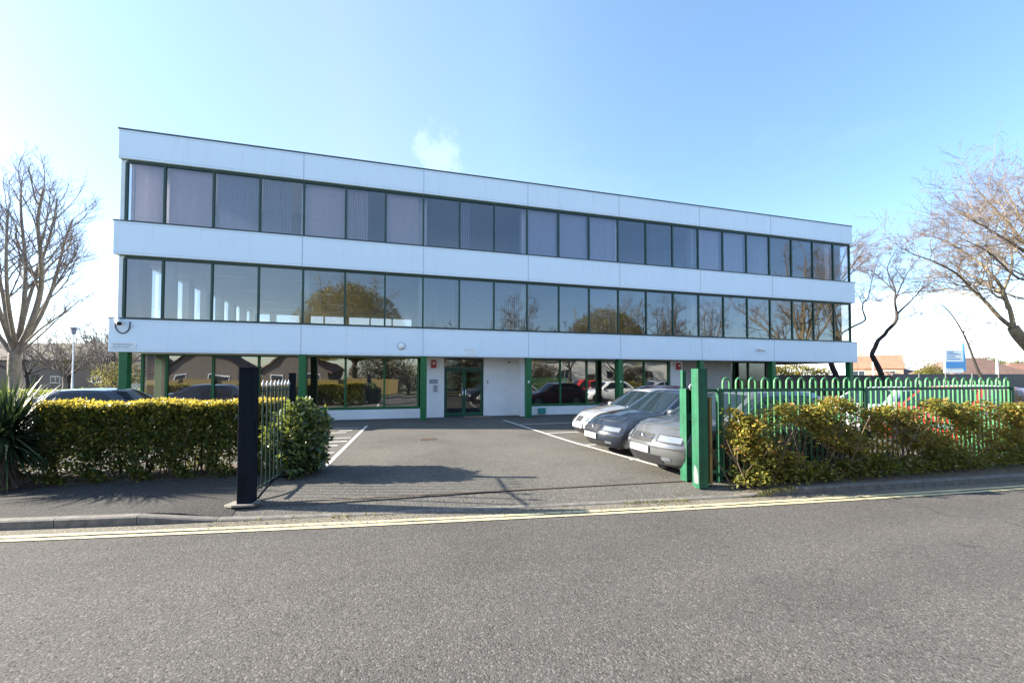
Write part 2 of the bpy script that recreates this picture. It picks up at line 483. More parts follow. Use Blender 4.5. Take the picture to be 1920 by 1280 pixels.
# short worn strokes of the lettering in the left bays
for x0, x1, y in ((6.15, 6.75, -5.0), (6.0, 6.6, -5.65), (6.2, 6.62, -2.6), (6.05, 6.5, -3.1)):
    line_box((x0, y), (x1, y), .10, z=.006)
# gate track across the entrance
gt = MB(); d0 = Vector((6.2, -10.52)); d1 = Vector((12.85, -11.02))
n = Vector((.0, .02))
gt.add([(d0.x, d0.y - .02, .001), (d1.x, d1.y - .02, .001), (d1.x, d1.y + .02, .001), (d0.x, d0.y + .02, .001), (d0.x, d0.y - .02, .007), (d1.x, d1.y - .02, .007), (d1.x, d1.y + .02, .007), (d0.x, d0.y + .02, .007)],
       [(3, 2, 1, 0), (4, 5, 6, 7), (0, 1, 5, 4), (1, 2, 6, 5), (2, 3, 7, 6), (3, 0, 4, 7)])
tag(gt.build('gate_track', M['rust']), 'thin rusty rail set flush across the car park entrance', 'gate track')
dc = MB((8.9, -5.15, 0)); dc.box(8.68, -5.33, .001, 9.12, -4.97, .008)
do = dc.build('drain_cover', M['rust']); tag(do, 'small rusty drain cover in the middle of the car park', 'drain cover')
for i in range(6):
    mb = MB((8.9, -5.15, 0)); mb.box(8.72 + i * .065, -5.3, .009, 8.74 + i * .065, -5.0, .014); mb.build('grate_bar', M['rust'], do)
pd = MB((6.1, -10.5, 0)); pts = [(5.84, -10.47), (5.95, -10.545), (6.22, -10.56), (6.27, -10.5), (6.24, -10.28), (6.0, -10.24), (5.9, -10.33)]
pd.prism(pts, lambda p: (p[0], p[1], -.02), lambda p: (p[0], p[1], .007))
tag(pd.build('post_footing', M['concpad'], fix=True), 'broken pale concrete footing around the tall dark gate post', 'footing')

# ---------------------------------------------------------------- office building
BO = (15.6, 6.8, 0)
bld = thing('office_building', 'long three storey white panelled office block with ribbon windows and green columns', 'office building', BO)
X0, X1, Y1 = -1.32, 32.82, 13.55
ZT = [(9.32, 10.32, 0.0), (5.96, 7.11, .05), (2.61, 3.73, .09)]
def ring(mb, x0, y0, x1, y1, z0, z1, th):
    mb.box(x0, y0, z0, x1, y0 + th, z1); mb.box(x0, y1 - th, z0, x1, y1, z1)
    mb.box(x0, y0 + th, z0, x0 + th, y1 - th, z1); mb.box(x1 - th, y0 + th, z0, x1, y1 - th, z1)
for z0, z1, s in ZT:
    mb = MB(BO); ring(mb, X0 - s, -s, X1 + s, Y1 + s, z0, z1, .12)
    band = mb.build('cladding_band', M['panel'], bld, bevel=.008)
    jb = MB(BO)
    for i in range(1, 7):
        jb.box(4.5 * i - .011, -s - .004, z0 + .01, 4.5 * i + .011, -s + .01, z1 - .01)
    for zz in (z0 + .07, z1 - .075):
        jb.box(X0 - s + .02, -s - .003, zz, X1 + s - .02, -s + .01, zz + .007)
    jb.build('panel_joint', M['joint'], band)
    cb = MB(BO); ring(cb, X0 - s - .015, -s - .015, X1 + s + .015, Y1 + s + .015, z1 + .0005, z1 + (.05 if z1 > 10 else .035), .20)
    cb.build('coping', M['coping'], band)
# slabs and roof
def part(name, mat, *boxes, parent=None, **k):
    mb = MB(BO)
    for b in boxes: mb.box(*b)
    return mb.build(name, M[mat], parent or bld, **k)
part('roof', 'concrete', (X0 + .125, .125, 9.95, X1 - .125, Y1 - .125, 10.2))
part('floor_slab', 'concrete', (X0 + .125, .125, 2.63, X1 - .125, Y1 - .125, 3.5))
part('floor_slab', 'concrete', (X0 + .125, .125, 6.06, X1 - .125, Y1 - .125, 6.9))
part('carpet', 'carpet', (X0 + .13, .16, 3.505, X1 - .13, Y1 - .16, 3.52), (X0 + .13, .16, 6.905, X1 - .13, Y1 - .16, 6.92))
part('ceiling', 'ceiling', (X0 + .13, .16, 6.0, X1 - .13, Y1 - .16, 6.055), (X0 + .13, .16, 9.36, X1 - .13, Y1 - .16, 9.42))
# interior partitions; right end ones added to block daylight through the side glazing
part('partition', 'intwall', (8.97, 3.6, 3.53, 9.05, Y1 - .4, 5.99), (9.05, 3.6, 3.53, X1 - .4, 3.7, 5.99), (32.3, .35, 3.53, 32.38, 3.59, 5.99), (32.3, .35, 6.93, 32.38, 3.89, 9.35), (26.98, .35, 3.53, 27.06, 3.59, 5.99), (26.98, .35, 6.93, 27.06, 3.89, 9.35), (X0 + .13, .16, 3.53, X0 + .25, 1.45, 5.99), (X0 + .5, 3.9, 6.93, X1 - .4, 4.0, 9.35), (8.98, .35, 6.93, 9.04, 3.89, 9.35), (22.48, .35, 6.93, 22.54, 3.89, 9.35))
ics = [(4.5 * i, yy) for i in range(0, 8) for yy in (.62, 12.9)]
for cx, cy in ics:
    part('interior_column', 'white', (cx - .16, cy - .16, 3.53, cx + .16, cy + .16, 5.99))
    part('interior_column', 'white', (cx - .16, cy - .16, 6.93, cx + .16, cy + .16, 9.35))
for k in range(7):
    part('interior_column', 'white', (X0 + .2, 2.35 + k * 1.62, 3.53, X0 + .45, (2.72 if k % 2 else 2.58) + k * 1.62, 5.99))
part('corner_post', 'white', (-1.27, .09, 3.8, -1.12, .21, 5.93))
part('corner_post', 'white', (-1.27, .09, 7.18, -1.12, .21, 9.28))
part('interior_column', 'greyplate', (-1.08, .30, 3.53, -.82, .56, 5.99), (-1.08, .30, 6.93, -.95, .5, 9.35))
part('ceiling_light', 'whiteplastic', *[(x, y, 5.975, x + 1.2, y + .3, 5.998) for x in (0.6, 3.6, 6.6) for y in (2.4, 5.4, 8.4, 11.2)])
# ribbon windows
EDG = [-1.10] + [1.5 * k for k in range(0, 22)] + [32.72]
GY = .135
blinds_up = {0: ('blind', 25, 0, 1), 1: ('blind', 8, 0, 1), 2: ('blind_blue', 55, 0, 1), 3: ('blind_blue', 62, 0, .7), 4: ('blind', 4, .0, 1), 5: ('blind', 35, 0, .55), 6: ('blind', 4, 0, .92), 8: ('blind_blue', 50, 0, .3), 10: ('blind_blue', 6, 0, 1), 11: ('blind_blue', 6, 0, 1), 12: ('blind_blue', 6, 0, 1), 14: ('blind_blue', 50, .2, 1), 15: ('blind_blue', 60, 0, 1), 16: ('blind_blue', 6, 0, 1), 17: ('blind_blue', 10, 0, 1), 18: ('blind_blue', 20, 0, 1)}
blinds_mid = {7: ('blind_blue', 40, 0, .9), 8: ('blind_blue', 25, 0, 1), 9: ('blind_blue', 40, 0, .8), 11: ('blind_blue', 50, 0, 1), 12: ('blind_blue', 18, 0, 1), 16: ('blind_blue', 15, 0, 1), 17: ('blind_blue', 30, 0, 1)}
def vblind(win, x0, x1, y, z0, z1, mat, ang, f0, f1):
    mb = MB(BO)
    a = x0 + .06 + (x1 - x0 - .12) * f0; b = x0 + .06 + (x1 - x0 - .12) * f1
    n = max(3, int((b - a) / .085)); r_ = random.Random(int(x0 * 100 + z0))
    for i in range(n):
        c = a + (b - a) * (i + .5) / n
        t = R(ang + r_.uniform(-5, 5)); h = .046
        dx, dy = math.cos(t) * h, math.sin(t) * h
        zb = z0 + r_.uniform(.02, .05)
        mb.quad((c - dx, y - dy, zb), (c + dx, y + dy, zb), (c + dx, y + dy, z1), (c - dx, y - dy, z1))
    mb.build('blind', M[mat], win)
for lev, (z0, z1, gm, bl) in enumerate([(7.15, 9.31, 'glass_up', blinds_up), (3.77, 5.95, 'glass_mid', blinds_mid)]):
    for k in range(23):
        xa, xb = EDG[k], EDG[k + 1]
        mb = MB(BO)
        mb.quad((xa, GY, z0), (xb, GY, z0), (xb, GY, z1), (xa, GY, z1))
        w = mb.build('window', M[gm], bld)
        fb = MB(BO); hw = .032
        fb.box(xb - hw, GY - .05, z0 + .05, xb + hw, GY + .05, z1 - .08)
        if k == 0: fb.box(xa - .05, GY - .05, z0 + .05, xa + .02, GY + .05, z1 - .08)
        fb.box(xa + hw, GY - .05, z1 - .08, xb + hw, GY + .05, z1 + .003); fb.box(xa + hw, GY - .05, z0 - .035, xb + hw, GY + .05, z0 + .05)
        fb.build('frame', M['mullion'], w)
        if k in bl: vblind(w, xa, xb, GY + .17, z0 + .02, z1 - .02, *bl[k])
    # the glazing of the three sides one cannot see from the street, one piece
    mb = MB(BO); fb = MB(BO)
    ys = [.14 + 1.66 * i for i in range(9)]
    mb.quad((X0 + .1, .14, z0), (X0 + .1, Y1 - .14, z0), (X0 + .1, Y1 - .14, z1), (X0 + .1, .14, z1))
    mb.quad((X1 - .1, .14, z0), (X1 - .1, Y1 - .14, z0), (X1 - .1, Y1 - .14, z1), (X1 - .1, .14, z1))
    mb.quad((X0 + .1, Y1 - .14, z0), (X1 - .1, Y1 - .14, z0), (X1 - .1, Y1 - .14, z1), (X0 + .1, Y1 - .14, z1))
    for y in ys:
        for xx in (X0 + .1, X1 - .1): fb.box(xx - .05, y - .04, z0, xx + .05, y + .04, z1)
    for x in EDG: fb.box(x - .04, Y1 - .19, z0, x + .04, Y1 - .09, z1)
    w = mb.build('side_glazing', M['glass_back'], bld)
    fb.build('frame', M['mullion'], w)
# columns under the overhang
for cx in [-1.02] + [4.5 * i + .04 for i in range(1, 7)] + [32.52]:
    part('column', 'green', (cx - .125, -.04, 0, cx + .125, .22, 2.625), bevel=.012)
# ground floor: set back behind the columns
gy = 1.15
def shop(edges, z0, z1, mat, frame='green', blind=None, y=gy):
    for k in range(len(edges) - 1):
        xa, xb = edges[k], edges[k + 1]
        mb = MB(BO)
        nx = 6
        mb.quad((xa, y, z0), (xb, y, z0), (xb, y, z1), (xa, y, z1))
        w = mb.build('window', M[mat], bld)
        fb = MB(BO); h = .038
        fb.box(xb - h, y - .06, z0 + .07, xb + h, y + .05, z1 - .07)
        if k == 0: fb.box(xa - h, y - .06, z0 + .07, xa + h, y + .05, z1 - .07)
        e0 = xa - h if k == 0 else xa + h
        fb.box(e0, y - .06, z1 - .07, xb + h, y + .05, z1 + .001); fb.box(e0, y - .06, z0 - .02, xb + h, y + .05, z0 + .07)
        fb.build('frame', M[frame], w)
        if blind and k in blind: vblind(w, xa, xb, y + .16, z0 + .05, z1 - .03, *blind[k])
shop([-1.05, -.3, 1.2, 2.75, 4.45, 5.93, 7.47, 8.87], .44, 2.62, 'glass_low', 'green', {0: ('blind', 20, 0, 1), 1: ('blind', 28, 0, 1), 2: ('blind', 30, 0, 1), 3: ('blind', 24, 0, .9), 5: ('blind_blue', 40, .4, 1), 6: ('blind', 30, .1, 1)})
shop([13.72, 15.47, 16.85, 18.45, 20.02, 21.46], .44, 2.62, 'glass_low')
part('plinth', 'white', (-1.1, gy - .10, 0, 9.04, gy + .3, .40), (13.62, gy - .10, 0, 21.50, gy + .3, .40), bevel=.01)
part('wall', 'white', (9.05, 1.06, 0, 9.98, 1.5, 2.62), bevel=.01)
part('wall', 'white', (11.78, 1.22, 0, 13.38, 1.5, 2.62), (13.38, .62, 0, 13.60, 1.5, 2.62), bevel=.01)
part('wall', 'white', (21.52, 1.02, 0, 22.24, 1.5, 2.62), bevel=.01)
part('wall', 'beige', (22.25, 1.12, 0, 25.41, 1.4, 2.62))
part('wall', 'beige', (-1.1, gy + .31, 0, -.95, 13.2, 2.62), (28.0, 1.2, 0, 28.2, 13.2, 2.62), (-.94, 13.0, 0, 27.99, 13.2, 2.62))
part('partition', 'intwall', (-.94, 5.9, .01, 27.9, 6.0, 2.62))
part('carpet', 'carpet', (-.94, gy + .31, .008, 27.98, 5.89, .03))
shop([25.45, 26.7, 27.95], .03, 2.62, 'glass_door', 'mullion', y=1.3)
# entrance doors
for xa, xb, hx in ((10.06, 10.90, 10.84), (10.90, 11.74, 10.96)):
    y = 1.40
    mb = MB(BO); mb.quad((xa + .07, y, .12), (xb - .07, y, .12), (xb - .07, y, 2.02), (xa + .07, y, 2.02))
    d = mb.build('door', M['glass_door'], bld)
    fb = MB(BO); fb.box(xa + .004, y - .035, .02, xa + .08, y + .035, 2.09); fb.box(xb - .08, y - .035, .02, xb - .004, y + .035, 2.09)
    fb.box(xa + .08, y - .035, .02, xb - .08, y + .035, .17); fb.box(xa + .08, y - .035, 2.0, xb - .08, y + .035, 2.09)
    fb.build('frame', M['greenpost'], d)
    hb = MB(BO); hb.tube([(hx, y - .04, .85), (hx, y - .09, .88), (hx, y - .09, 1.22), (hx, y - .04, 1.25)], .016, 8)
    hb.build('handle', M['chrome'], d, smooth=50)
part('door_frame', 'mullion', (9.985, 1.34, 0, 10.06, 1.48, 2.62), (11.74, 1.34, 0, 11.775, 1.48, 2.62), (10.06, 1.34, 2.10, 11.74, 1.48, 2.22))
mb = MB(BO); mb.quad((10.06, 1.4, 2.22), (11.74, 1.4, 2.22), (11.74, 1.4, 2.62), (10.06, 1.4, 2.62)); mb.build('fanlight', M['glass_door'], bld)
part('soffit', 'white', (X0 + .13, .125, 2.600, X1 - .13, 1.04, 2.628))
# kit on the wall
def alarm(x, y, z, label):
    t = thing('alarm_box', label, 'alarm box', (x, y, z), group='red alarm boxes on the white piers')
    o = (x, y, z)
    mb = MB(o); mb.prism([(x - .11, z + .05), (x - .09, z + .17), (x + .09, z + .17), (x + .11, z + .05), (x + .11, z - .17), (x - .11, z - .17)], lambda p: (p[0], y, p[1]), lambda p: (p[0], y - .09, p[1]))
    mb.build('housing', M['red'], t, fix=True, bevel=.01)
    mb = MB(o); mb.ell((x, y - .095, z + .03), (.05, .035, .065)); mb.build('beacon', M['whiteplastic'], t, smooth=60)
    return t
alarm(9.52, 1.055, 2.33, 'red alarm box high on the white pier left of the entrance')
alarm(21.95, 1.015, 2.33, 'red alarm box on the white pier behind the right gate post')
t = thing('nameplate', 'small grey two tone plate on the white pier by the entrance', 'plate', (9.52, 1.055, 1.53))
MB((9.52, 1.055, 1.53)).box(9.34, 1.035, 1.48, 9.70, 1.058, 1.66).build('panel', M['greyplate'], t, bevel=.004)
MB((9.52, 1.055, 1.53)).box(9.36, 1.030, 1.555, 9.68, 1.034, 1.585).build('strip', M['steel'], t)
t = thing('door_entry_panel', 'grey door entry panel with call buttons beside the entrance', 'entry panel', (9.6, 1.055, 1.25))
MB((9.6, 1.055, 1.25)).box(9.53, 1.03, 1.12, 9.69, 1.058, 1.40).build('faceplate', M['greyplate'], t, bevel=.005)
mb = MB((9.6, 1.055, 1.25))
for i in range(3): mb.box(9.57, 1.022, 1.15 + i * .08, 9.66, 1.029, 1.19 + i * .08)
mb.build('button', M['steel'], t)
t = MB((11.96, 1.215, 1.55)).box(11.93, 1.19, 1.48, 11.99, 1.219, 1.62).build('card_reader', M['greyplate'], bevel=.006); tag(t, 'small grey card reader on the white wall right of the doors', 'card reader')
t = MB((14.5, 1.0, .2)).box(14.32, .96, .06, 14.68, 1.048, .33).build('service_box', M['teal'], bevel=.01); tag(t, 'small teal service box low on the white plinth', 'service box')
t = MB((11.2, .8, .0)).box(10.85, .55, .001, 11.95, 1.25, .02).build('door_mat', M['mat'], bevel=.004); tag(t, 'brown door mat on the ground at the entrance', 'door mat')
# round lamp / numerals / cameras on the first floor band
def disc(o, c, r, y0, y1, n=24):
    mb = MB(o); pts = [(c[0] + r * math.cos(2 * PI * i / n), c[2] + r * math.sin(2 * PI * i / n)) for i in range(n)]
    return mb.prism(pts, lambda p: (p[0], y0, p[1]), lambda p: (p[0], y1, p[1]))
o = (8.16, -.09, 3.0)
t = thing('bulkhead_light', 'round white bulkhead light on the panelling left of the entrance', 'wall light', o)
disc(o, o, .15, -.09, -.12).build('base', M['greyplate'], t, fix=True)
mb = MB(o); mb.ell((o[0], -.12, o[2]), (.13, .07, .13)); mb.build('lamp_glass', M['whiteplastic'], t, smooth=60)
cu = bpy.data.curves.new('numerals', 'FONT'); cu.body = '23'; cu.size = .42; cu.extrude = .012; cu.align_x = 'CENTER'
tmp = bpy.data.objects.new('tmp', cu); COL.objects.link(tmp)
bpy.context.view_layer.update()
me = bpy.data.meshes.new_from_object(tmp.evaluated_get(bpy.context.evaluated_depsgraph_get()))
bpy.data.objects.remove(tmp)
for v in me.vertices: v.co.x *= 1.25
me.materials.clear(); me.materials.append(M['whiteplastic'])
nm = bpy.data.objects.new('building_number', me); COL.objects.link(nm); nm.location = (10.92, -.104, 2.68); nm.rotation_euler = (PI / 2, 0, 0)
tag(nm, 'raised white number 23 above the entrance doors', 'number sign')
def bullet_cam(o, label, s=1.0, dirv=(.55, -.75, -.35), cable=False):
    t = thing('security_camera', label, 'camera', o, group='security cameras on the panelling')
    c = Vector(o); d = Vector(dirv).normalized()
    disc(o, o, .06 * s, o[1], o[1] - .03).build('bracket', M['whiteplastic'], t, fix=True)
    mb = MB(o); mb.tube([c, c + Vector((0, -.10, 0)) * s, c + Vector((0, -.14, -.01)) * s], .02 * s, 8); mb.build('arm', M['whiteplastic'], t, smooth=50)
    p = c + Vector((0, -.15, -.01)) * s
    mb = MB(o); mb.tube([p - d * .16 * s, p - d * .15 * s, p + d * .15 * s, p + d * .16 * s], [.05 * s, .062 * s, .062 * s, .055 * s], 14); b = mb.build('camera_body', M['whiteplastic'], t, smooth=40)
    mb = MB(o); q = p + d * .1602 * s; mb.tube([q, q + d * .004], .048 * s, 14); mb.build('lens', M['black'], b, smooth=40)
    if cable:
        mb = MB(o); pts = []
        for i in range(17):
            a = PI * i / 16
            pts.append((c.x + .02 - .205 * math.cos(a), o[1] - .02, c.z - .08 - .30 * math.sin(a)))
        pts = [(pts[0][0], o[1] - .02, c.z + .0)] + pts + [(pts[-1][0], o[1] - .02, c.z + .02)]
        mb.tube(pts, .016, 8); mb.build('cable', M['cable'], t, smooth=60)
bullet_cam((-1.03, -.09, 3.62), 'white security camera with looping black cable at the left corner', 1.35, cable=True)
bullet_cam((26.0, -.09, 3.2), 'small white security camera on the panelling near the right end', 1.1, dirv=(.8, -.5, -.4))
o = (12.95, 1.2, 2.5)
t = thing('security_camera', 'tiny grey dome camera under the soffit right of the entrance', 'camera', o, group='security cameras on the panelling')
MB(o).box(12.9, 1.13, 2.46, 13.0, 1.218, 2.54).build('housing', M['whiteplastic'], t); mb = MB(o); mb.ell((12.95, 1.14, 2.45), (.045, .045, .05)); mb.build('lens', M['black'], t, smooth=60)
# faint street plate at the left corner of the band
o = (-.98, -.095, 2.82)
t = thing('wall_sign', 'faded pale street sign at the lower left corner of the panelling', 'sign', o)
MB(o).box(-1.32, -.105, 2.70, -.62, -.094, 2.93).build('plate', M['sign_white'], t)
MB(o).box(-1.26, -.108, 2.84, -.70, -.106, 2.875).box(-1.26, -.108, 2.76, -.80, -.106, 2.79).build('border', M['joint'], t)
# two small white fittings on the green columns
for cx, lab in ((13.54, 'tiny white sensor on the green column right of the entrance'), (18.04, 'tiny white sensor on the green column behind the silver car')):
    o = (cx - .02, -.045, 1.55)
    t = MB(o); t.ell(o, (.04, .03, .05)); t = t.build('sensor', M['whiteplastic'], smooth=60); tag(t, lab, 'sensor', 'sensors on the green columns')
# timber screen with pale posts in the undercroft
o = (30, 4.0, 0)
t = thing('bin_store', 'dark green boarded bin store with pale posts under the right end', 'bin store', o)
MB(o).box(28.6, 4.0, .05, 30.35, 4.06, 2.05).build('board_panel', M['darkpost'], t)
for x in (28.42, 30.5): MB(o).box(x - .14, 3.93, 0, x + .14, 4.12, 2.2).build('post', M['white'], t)
# ---------------------------------------------------------------- gate posts, gate, fence
def post(name, label, c, s, h, mat, rz=0.0, capm=None, group=None):
    o = (c[0], c[1], 0)
    t = thing(name, label, 'gate post', o, rz, group)
    mb = MB(); mb.obox((0, 0, h / 2 - .02), (s, s, h + .04)); mb.build('shaft', M[mat], t, bevel=.008)
    mb = MB(); mb.obox((0, 0, h + .004), (s + .004, s + .004, .012)); mb.build('cap', M[capm or mat], t)
    return t
lp = post('gate_post', 'tall near black square gate post standing nearest at the left of the entrance', (6.09, -10.40), .19, 1.87, 'darkpost', R(-3))
mb = MB(); mb.obox((.097, 0, .98), (.012, .07, .34)); mb.build('strike_plate', M['darkpost'], lp)
post('gate_post', 'slim dark green post at the far end of the spear topped gate', (6.29, -8.90), .10, 1.81, 'darkpost', R(-3))
go = (6.2, -10.28, 0)
gate = thing('metal_gate', 'short green gate of slim spear topped bars folded inward by the hedge', 'gate', go)
ga, gb = Vector((6.195, -10.26, 0)), Vector((6.275, -8.97, 0))
def gpt(f, z): p = ga.lerp(gb, f); return Vector((p.x, p.y, z))
for z, nm in ((1.545, 'top_rail'), (.16, 'bottom_rail')):
    mb = MB(go); a = gpt(0, z); b = gpt(1, z); mb.tube([a, b], .016, 4); mb.build(nm, M['gatepaint'], gate)
for k in range(8):
    f = .07 + k * .124
    mb = MB(go)
    mb.tube([gpt(f, .12), gpt(f, 1.60)], .011, 8); b_ = mb.build('bar', M['gatepaint'], gate, smooth=50)
    mb = MB(go); mb.tube([gpt(f, 1.60), gpt(f, 1.625), gpt(f, 1.645), gpt(f, 1.70)], [.012, .021, .021, .002], 8); mb.build('spearhead', M['steel'], b_, smooth=60)
mb = MB(go)
mb.tube([gpt(-.03 + .95 * i / 10, .02 + .13 * math.sin(PI * i / 10)) + Vector((.03 * math.sin(PI * i / 10), 0, 0)) for i in range(11)], .018, 6); mb.build('drop_bar', M['darkpost'], gate, smooth=50)

rp = post('gate_post', 'broad green square gate post at the right of the entrance, paint scuffed at its foot', (12.87, -11.28), .175, 1.88, 'greenpost', R(-4))
mb = MB(); mb.poly([(-.089, -.07, .03), (-.089, .03, .03), (-.089, .05, .16), (-.089, .02, .33), (-.089, -.04, .27), (-.089, -.075, .15)]); mb.build('scuff', M['wallgrey'], rp)
ko = (12.865, -11.03, 0)
kf = thing('gate_catch', 'green slotted steel gate catch frame beside the right gate post', 'gate catch', ko, R(-4))
MB().box(-.085, -.05, 0, -.073, .13, 1.56).build('flange', M['greenpost'], kf)
MB().box(.075, -.05, 0, .087, .13, 1.56).build('flange', M['greenpost'], kf)
MB().box(-.072, .1, .0, .074, .125, 1.56).build('back_plate', M['greenpost'], kf)
mb = MB()
for z in (.02, .32, 1.02, 1.53): mb.box(-.072, -.03, z, .074, .099, z + (.26 if z < .1 else .03 if z > 1.5 else .12))
mb.build('stiffener', M['greenpost'], kf)
MB().box(-.012, .02, .30, .024, .05, 1.52).build('bolt_rod', M['greenpost'], kf)
MB().box(-.075, .06, 1.565, .0, .12, 1.87).build('top_post', M['greenpost'], kf, bevel=.005)
lo = (12.86, -11.17, 1.52)
pk = thing('padlock', 'brass padlock and chain hanging on the right gate post', 'padlock', lo)
MB(lo).box(12.835, -11.20, 1.46, 12.885, -11.175, 1.53).build('lock_body', plain('brass', (.55, .48, .30), .3, .9), pk, bevel=.006)
mb = MB(lo); mb.tube([(12.86 + .10 * math.sin(a), -11.18, 1.585 - .06 * math.cos(a)) for a in [(-PI * .9 + i * PI * 1.8 / 14) for i in range(15)]], .011, 6); mb.build('chain', M['steel'], pk, smooth=60)
wp = MB((13.17, -11.30, 0)); wp.box(13.04, -11.31, 0, 13.09, -11.25, 1.42); wp = wp.build('lit_end_post', M['postwood'], bevel=.006)  # sunlit edge of the railing's end post, its yellow put into the colour
tag(wp, 'olive brown strip for the sunlit edge of the railing end post behind the broad green gate post', 'post')

fo = (17.1, -11.2, 0)
fence = thing('hoop_top_fence', 'bright green hoop topped railing standing behind the straggly hedge', 'fence', fo)
for x in (13.32, 16.68, 21.06, 25.3):
    mb = MB(fo); mb.box(x - .035, -11.235, 0, x + .035, -11.165, 1.56); mb.build('post', M['greenpost'], fence, bevel=.005)
    if x > 21: break
MB(fo).box(13.04, -11.206, 1.50, 21.04, -11.196, 1.555).build('top_rail', M['greenpost'], fence)  # darker paint for the face out of the sun, hoops carry the lit tone
MB(fo).box(13.04, -11.206, .14, 21.04, -11.196, .19).build('bottom_rail', M['fence_sunlit'], fence)
x = 13.42
while x < 20.95:
    pts = [(x, -11.188, .08), (x, -11.188, 1.66)] + [(x + .07 - .07 * math.cos(PI * i / 8), -11.188, 1.66 + .075 * math.sin(PI * i / 8)) for i in range(1, 8)] + [(x + .14, -11.188, 1.66), (x + .14, -11.188, .08)]
    mb = MB(fo); mb.tube(pts, .0185, 6); mb.build('hoop_bar', M['fence_sunlit'], fence, smooth=60)
    x += .2755

# ---------------------------------------------------------------- leaves
def leaf_arrays(P, size, flat=0.0, nrm=None, aspect=.5, droop=0.0):
    """one folded four-sided leaf per point"""
    n = len(P)
    size = np.asarray(size) * np.ones(n)
    d = rng.normal(size=(n, 3)); d[:, 2] *= (1 - flat); d[:, 2] -= droop
    d /= np.linalg.norm(d, axis=1)[:, None] + 1e-9
    u = rng.normal(size=(n, 3)); u[:, 2] += flat * 2
    s = np.cross(d, u); s /= np.linalg.norm(s, axis=1)[:, None] + 1e-9
    w = np.cross(s, d)
    l = size[:, None]
    a = P; b = P + d * l * .45 + s * l * aspect * .5 + w * l * .08; c = P + d * l; e = P + d * l * .45 - s * l * aspect * .5 + w * l * .08
    V = np.stack([a, b, c, e], 1).reshape(-1, 3)
    F = np.arange(4 * n).reshape(-1, 4)
    return V, F
def wob(P, f=1.0, s=0.0):
    x, y, z = P[:, 0] * f + s, P[:, 1] * f + 1.7 * s, P[:, 2] * f - s
    return (np.sin(2.1 * x + 1.3 * np.sin(1.7 * z + .7 * y)) + np.sin(3.7 * y + 2.3 * x + 1.1) * .6 + np.sin(4.3 * z + 1.9 * x - .8) * .7 + .5 * np.sin(7.9 * x + 5.3 * z + 2)) / 2.8
M['leaf_hedge'] = leaf_mat('privet_leaves', [(0, (.022, .042, .010)), (.5, (.055, .085, .016)), (.82, (.13, .145, .026)), (1, (.27, .23, .04))], .26, (.40, .36, .05), spec=.3)
M['leaf_sunlit'] = leaf_mat('sunlit_top_leaves', [(0, (.10, .11, .016)), (.4, (.24, .21, .03)), (.8, (.40, .32, .045)), (1, (.50, .36, .06))], .4, (.8, .6, .08), spec=.3)  # sun on the hedge tops, put into a yellower leaf colour
M['leaf_gloss'] = leaf_mat('glossy_shrub_leaves', [(0, (.012, .03, .014)), (.45, (.04, .075, .025)), (.75, (.13, .17, .045)), (1, (.30, .32, .12))], .25, (.4, .45, .06), .25, .6)
M['leaf_olive'] = leaf_mat('olive_russet_leaves', [(0, (.03, .045, .010)), (.38, (.115, .135, .022)), (.70, (.25, .225, .04)), (.94, (.29, .18, .04)), (1, (.26, .08, .035))], .40, (.75, .56, .10), spec=.3)
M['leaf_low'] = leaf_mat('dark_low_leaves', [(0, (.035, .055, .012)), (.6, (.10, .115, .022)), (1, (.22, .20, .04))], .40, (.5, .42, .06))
M['leaf_clip'] = leaf_mat('clipped_hedge_leaves', [(0, (.06, .10, .014)), (.6, (.10, .15, .02)), (1, (.17, .20, .03))], .4, (.4, .45, .04))
M['leaf_dusk'] = leaf_mat('dusky_evergreen', [(0, (.012, .02, .008)), (.6, (.03, .035, .012)), (1, (.075, .05, .02))], .2, (.12, .12, .03))
M['yucca'] = leaf_mat('yucca_blades', [(0, (.010, .026, .014)), (.6, (.02, .045, .022)), (.92, (.05, .08, .035)), (1, (.14, .17, .09))], .12, (.2, .3, .08), .45, .4)
M['dead'] = leaf_mat('dead_blades', [(0, (.05, .035, .022)), (1, (.12, .085, .055))], .15, (.2, .15, .1), .7)
def stems(box, n, h, lean=.2, r=.012, seed=1, twigs=3):
    rd = random.Random(seed); mb = MB(box[0])
    (ox, oy, oz), x0, x1, y0, y1 = box
    for i in range(n):
        p = Vector((rd.uniform(x0, x1), rd.uniform(y0, y1), 0)); d = Vector((rd.uniform(-lean, lean), rd.uniform(-lean, lean), 1)); hh = h * rd.uniform(.6, 1)
        pts = [p]
        for k in range(4):
            d = (d + Vector((rd.uniform(-.25, .25), rd.uniform(-.2, .2), 0))).normalized(); pts.append(pts[-1] + d * hh / 4)
        mb.tube(pts, [r, r * .85, r * .7, r * .55, r * .3], 5, cap=False)
        for q in range(twigs):
            b = pts[rd.randint(1, 3)]; d2 = Vector((rd.uniform(-1, 1), rd.uniform(-.8, .8), rd.uniform(.2, .9))).normalized()
            mb.tube([b, b + d2 * hh * .15, b + d2 * hh * .28 + Vector((0, 0, .03))], [r * .5, r * .4, r * .2], 4, cap=False)
    return mb
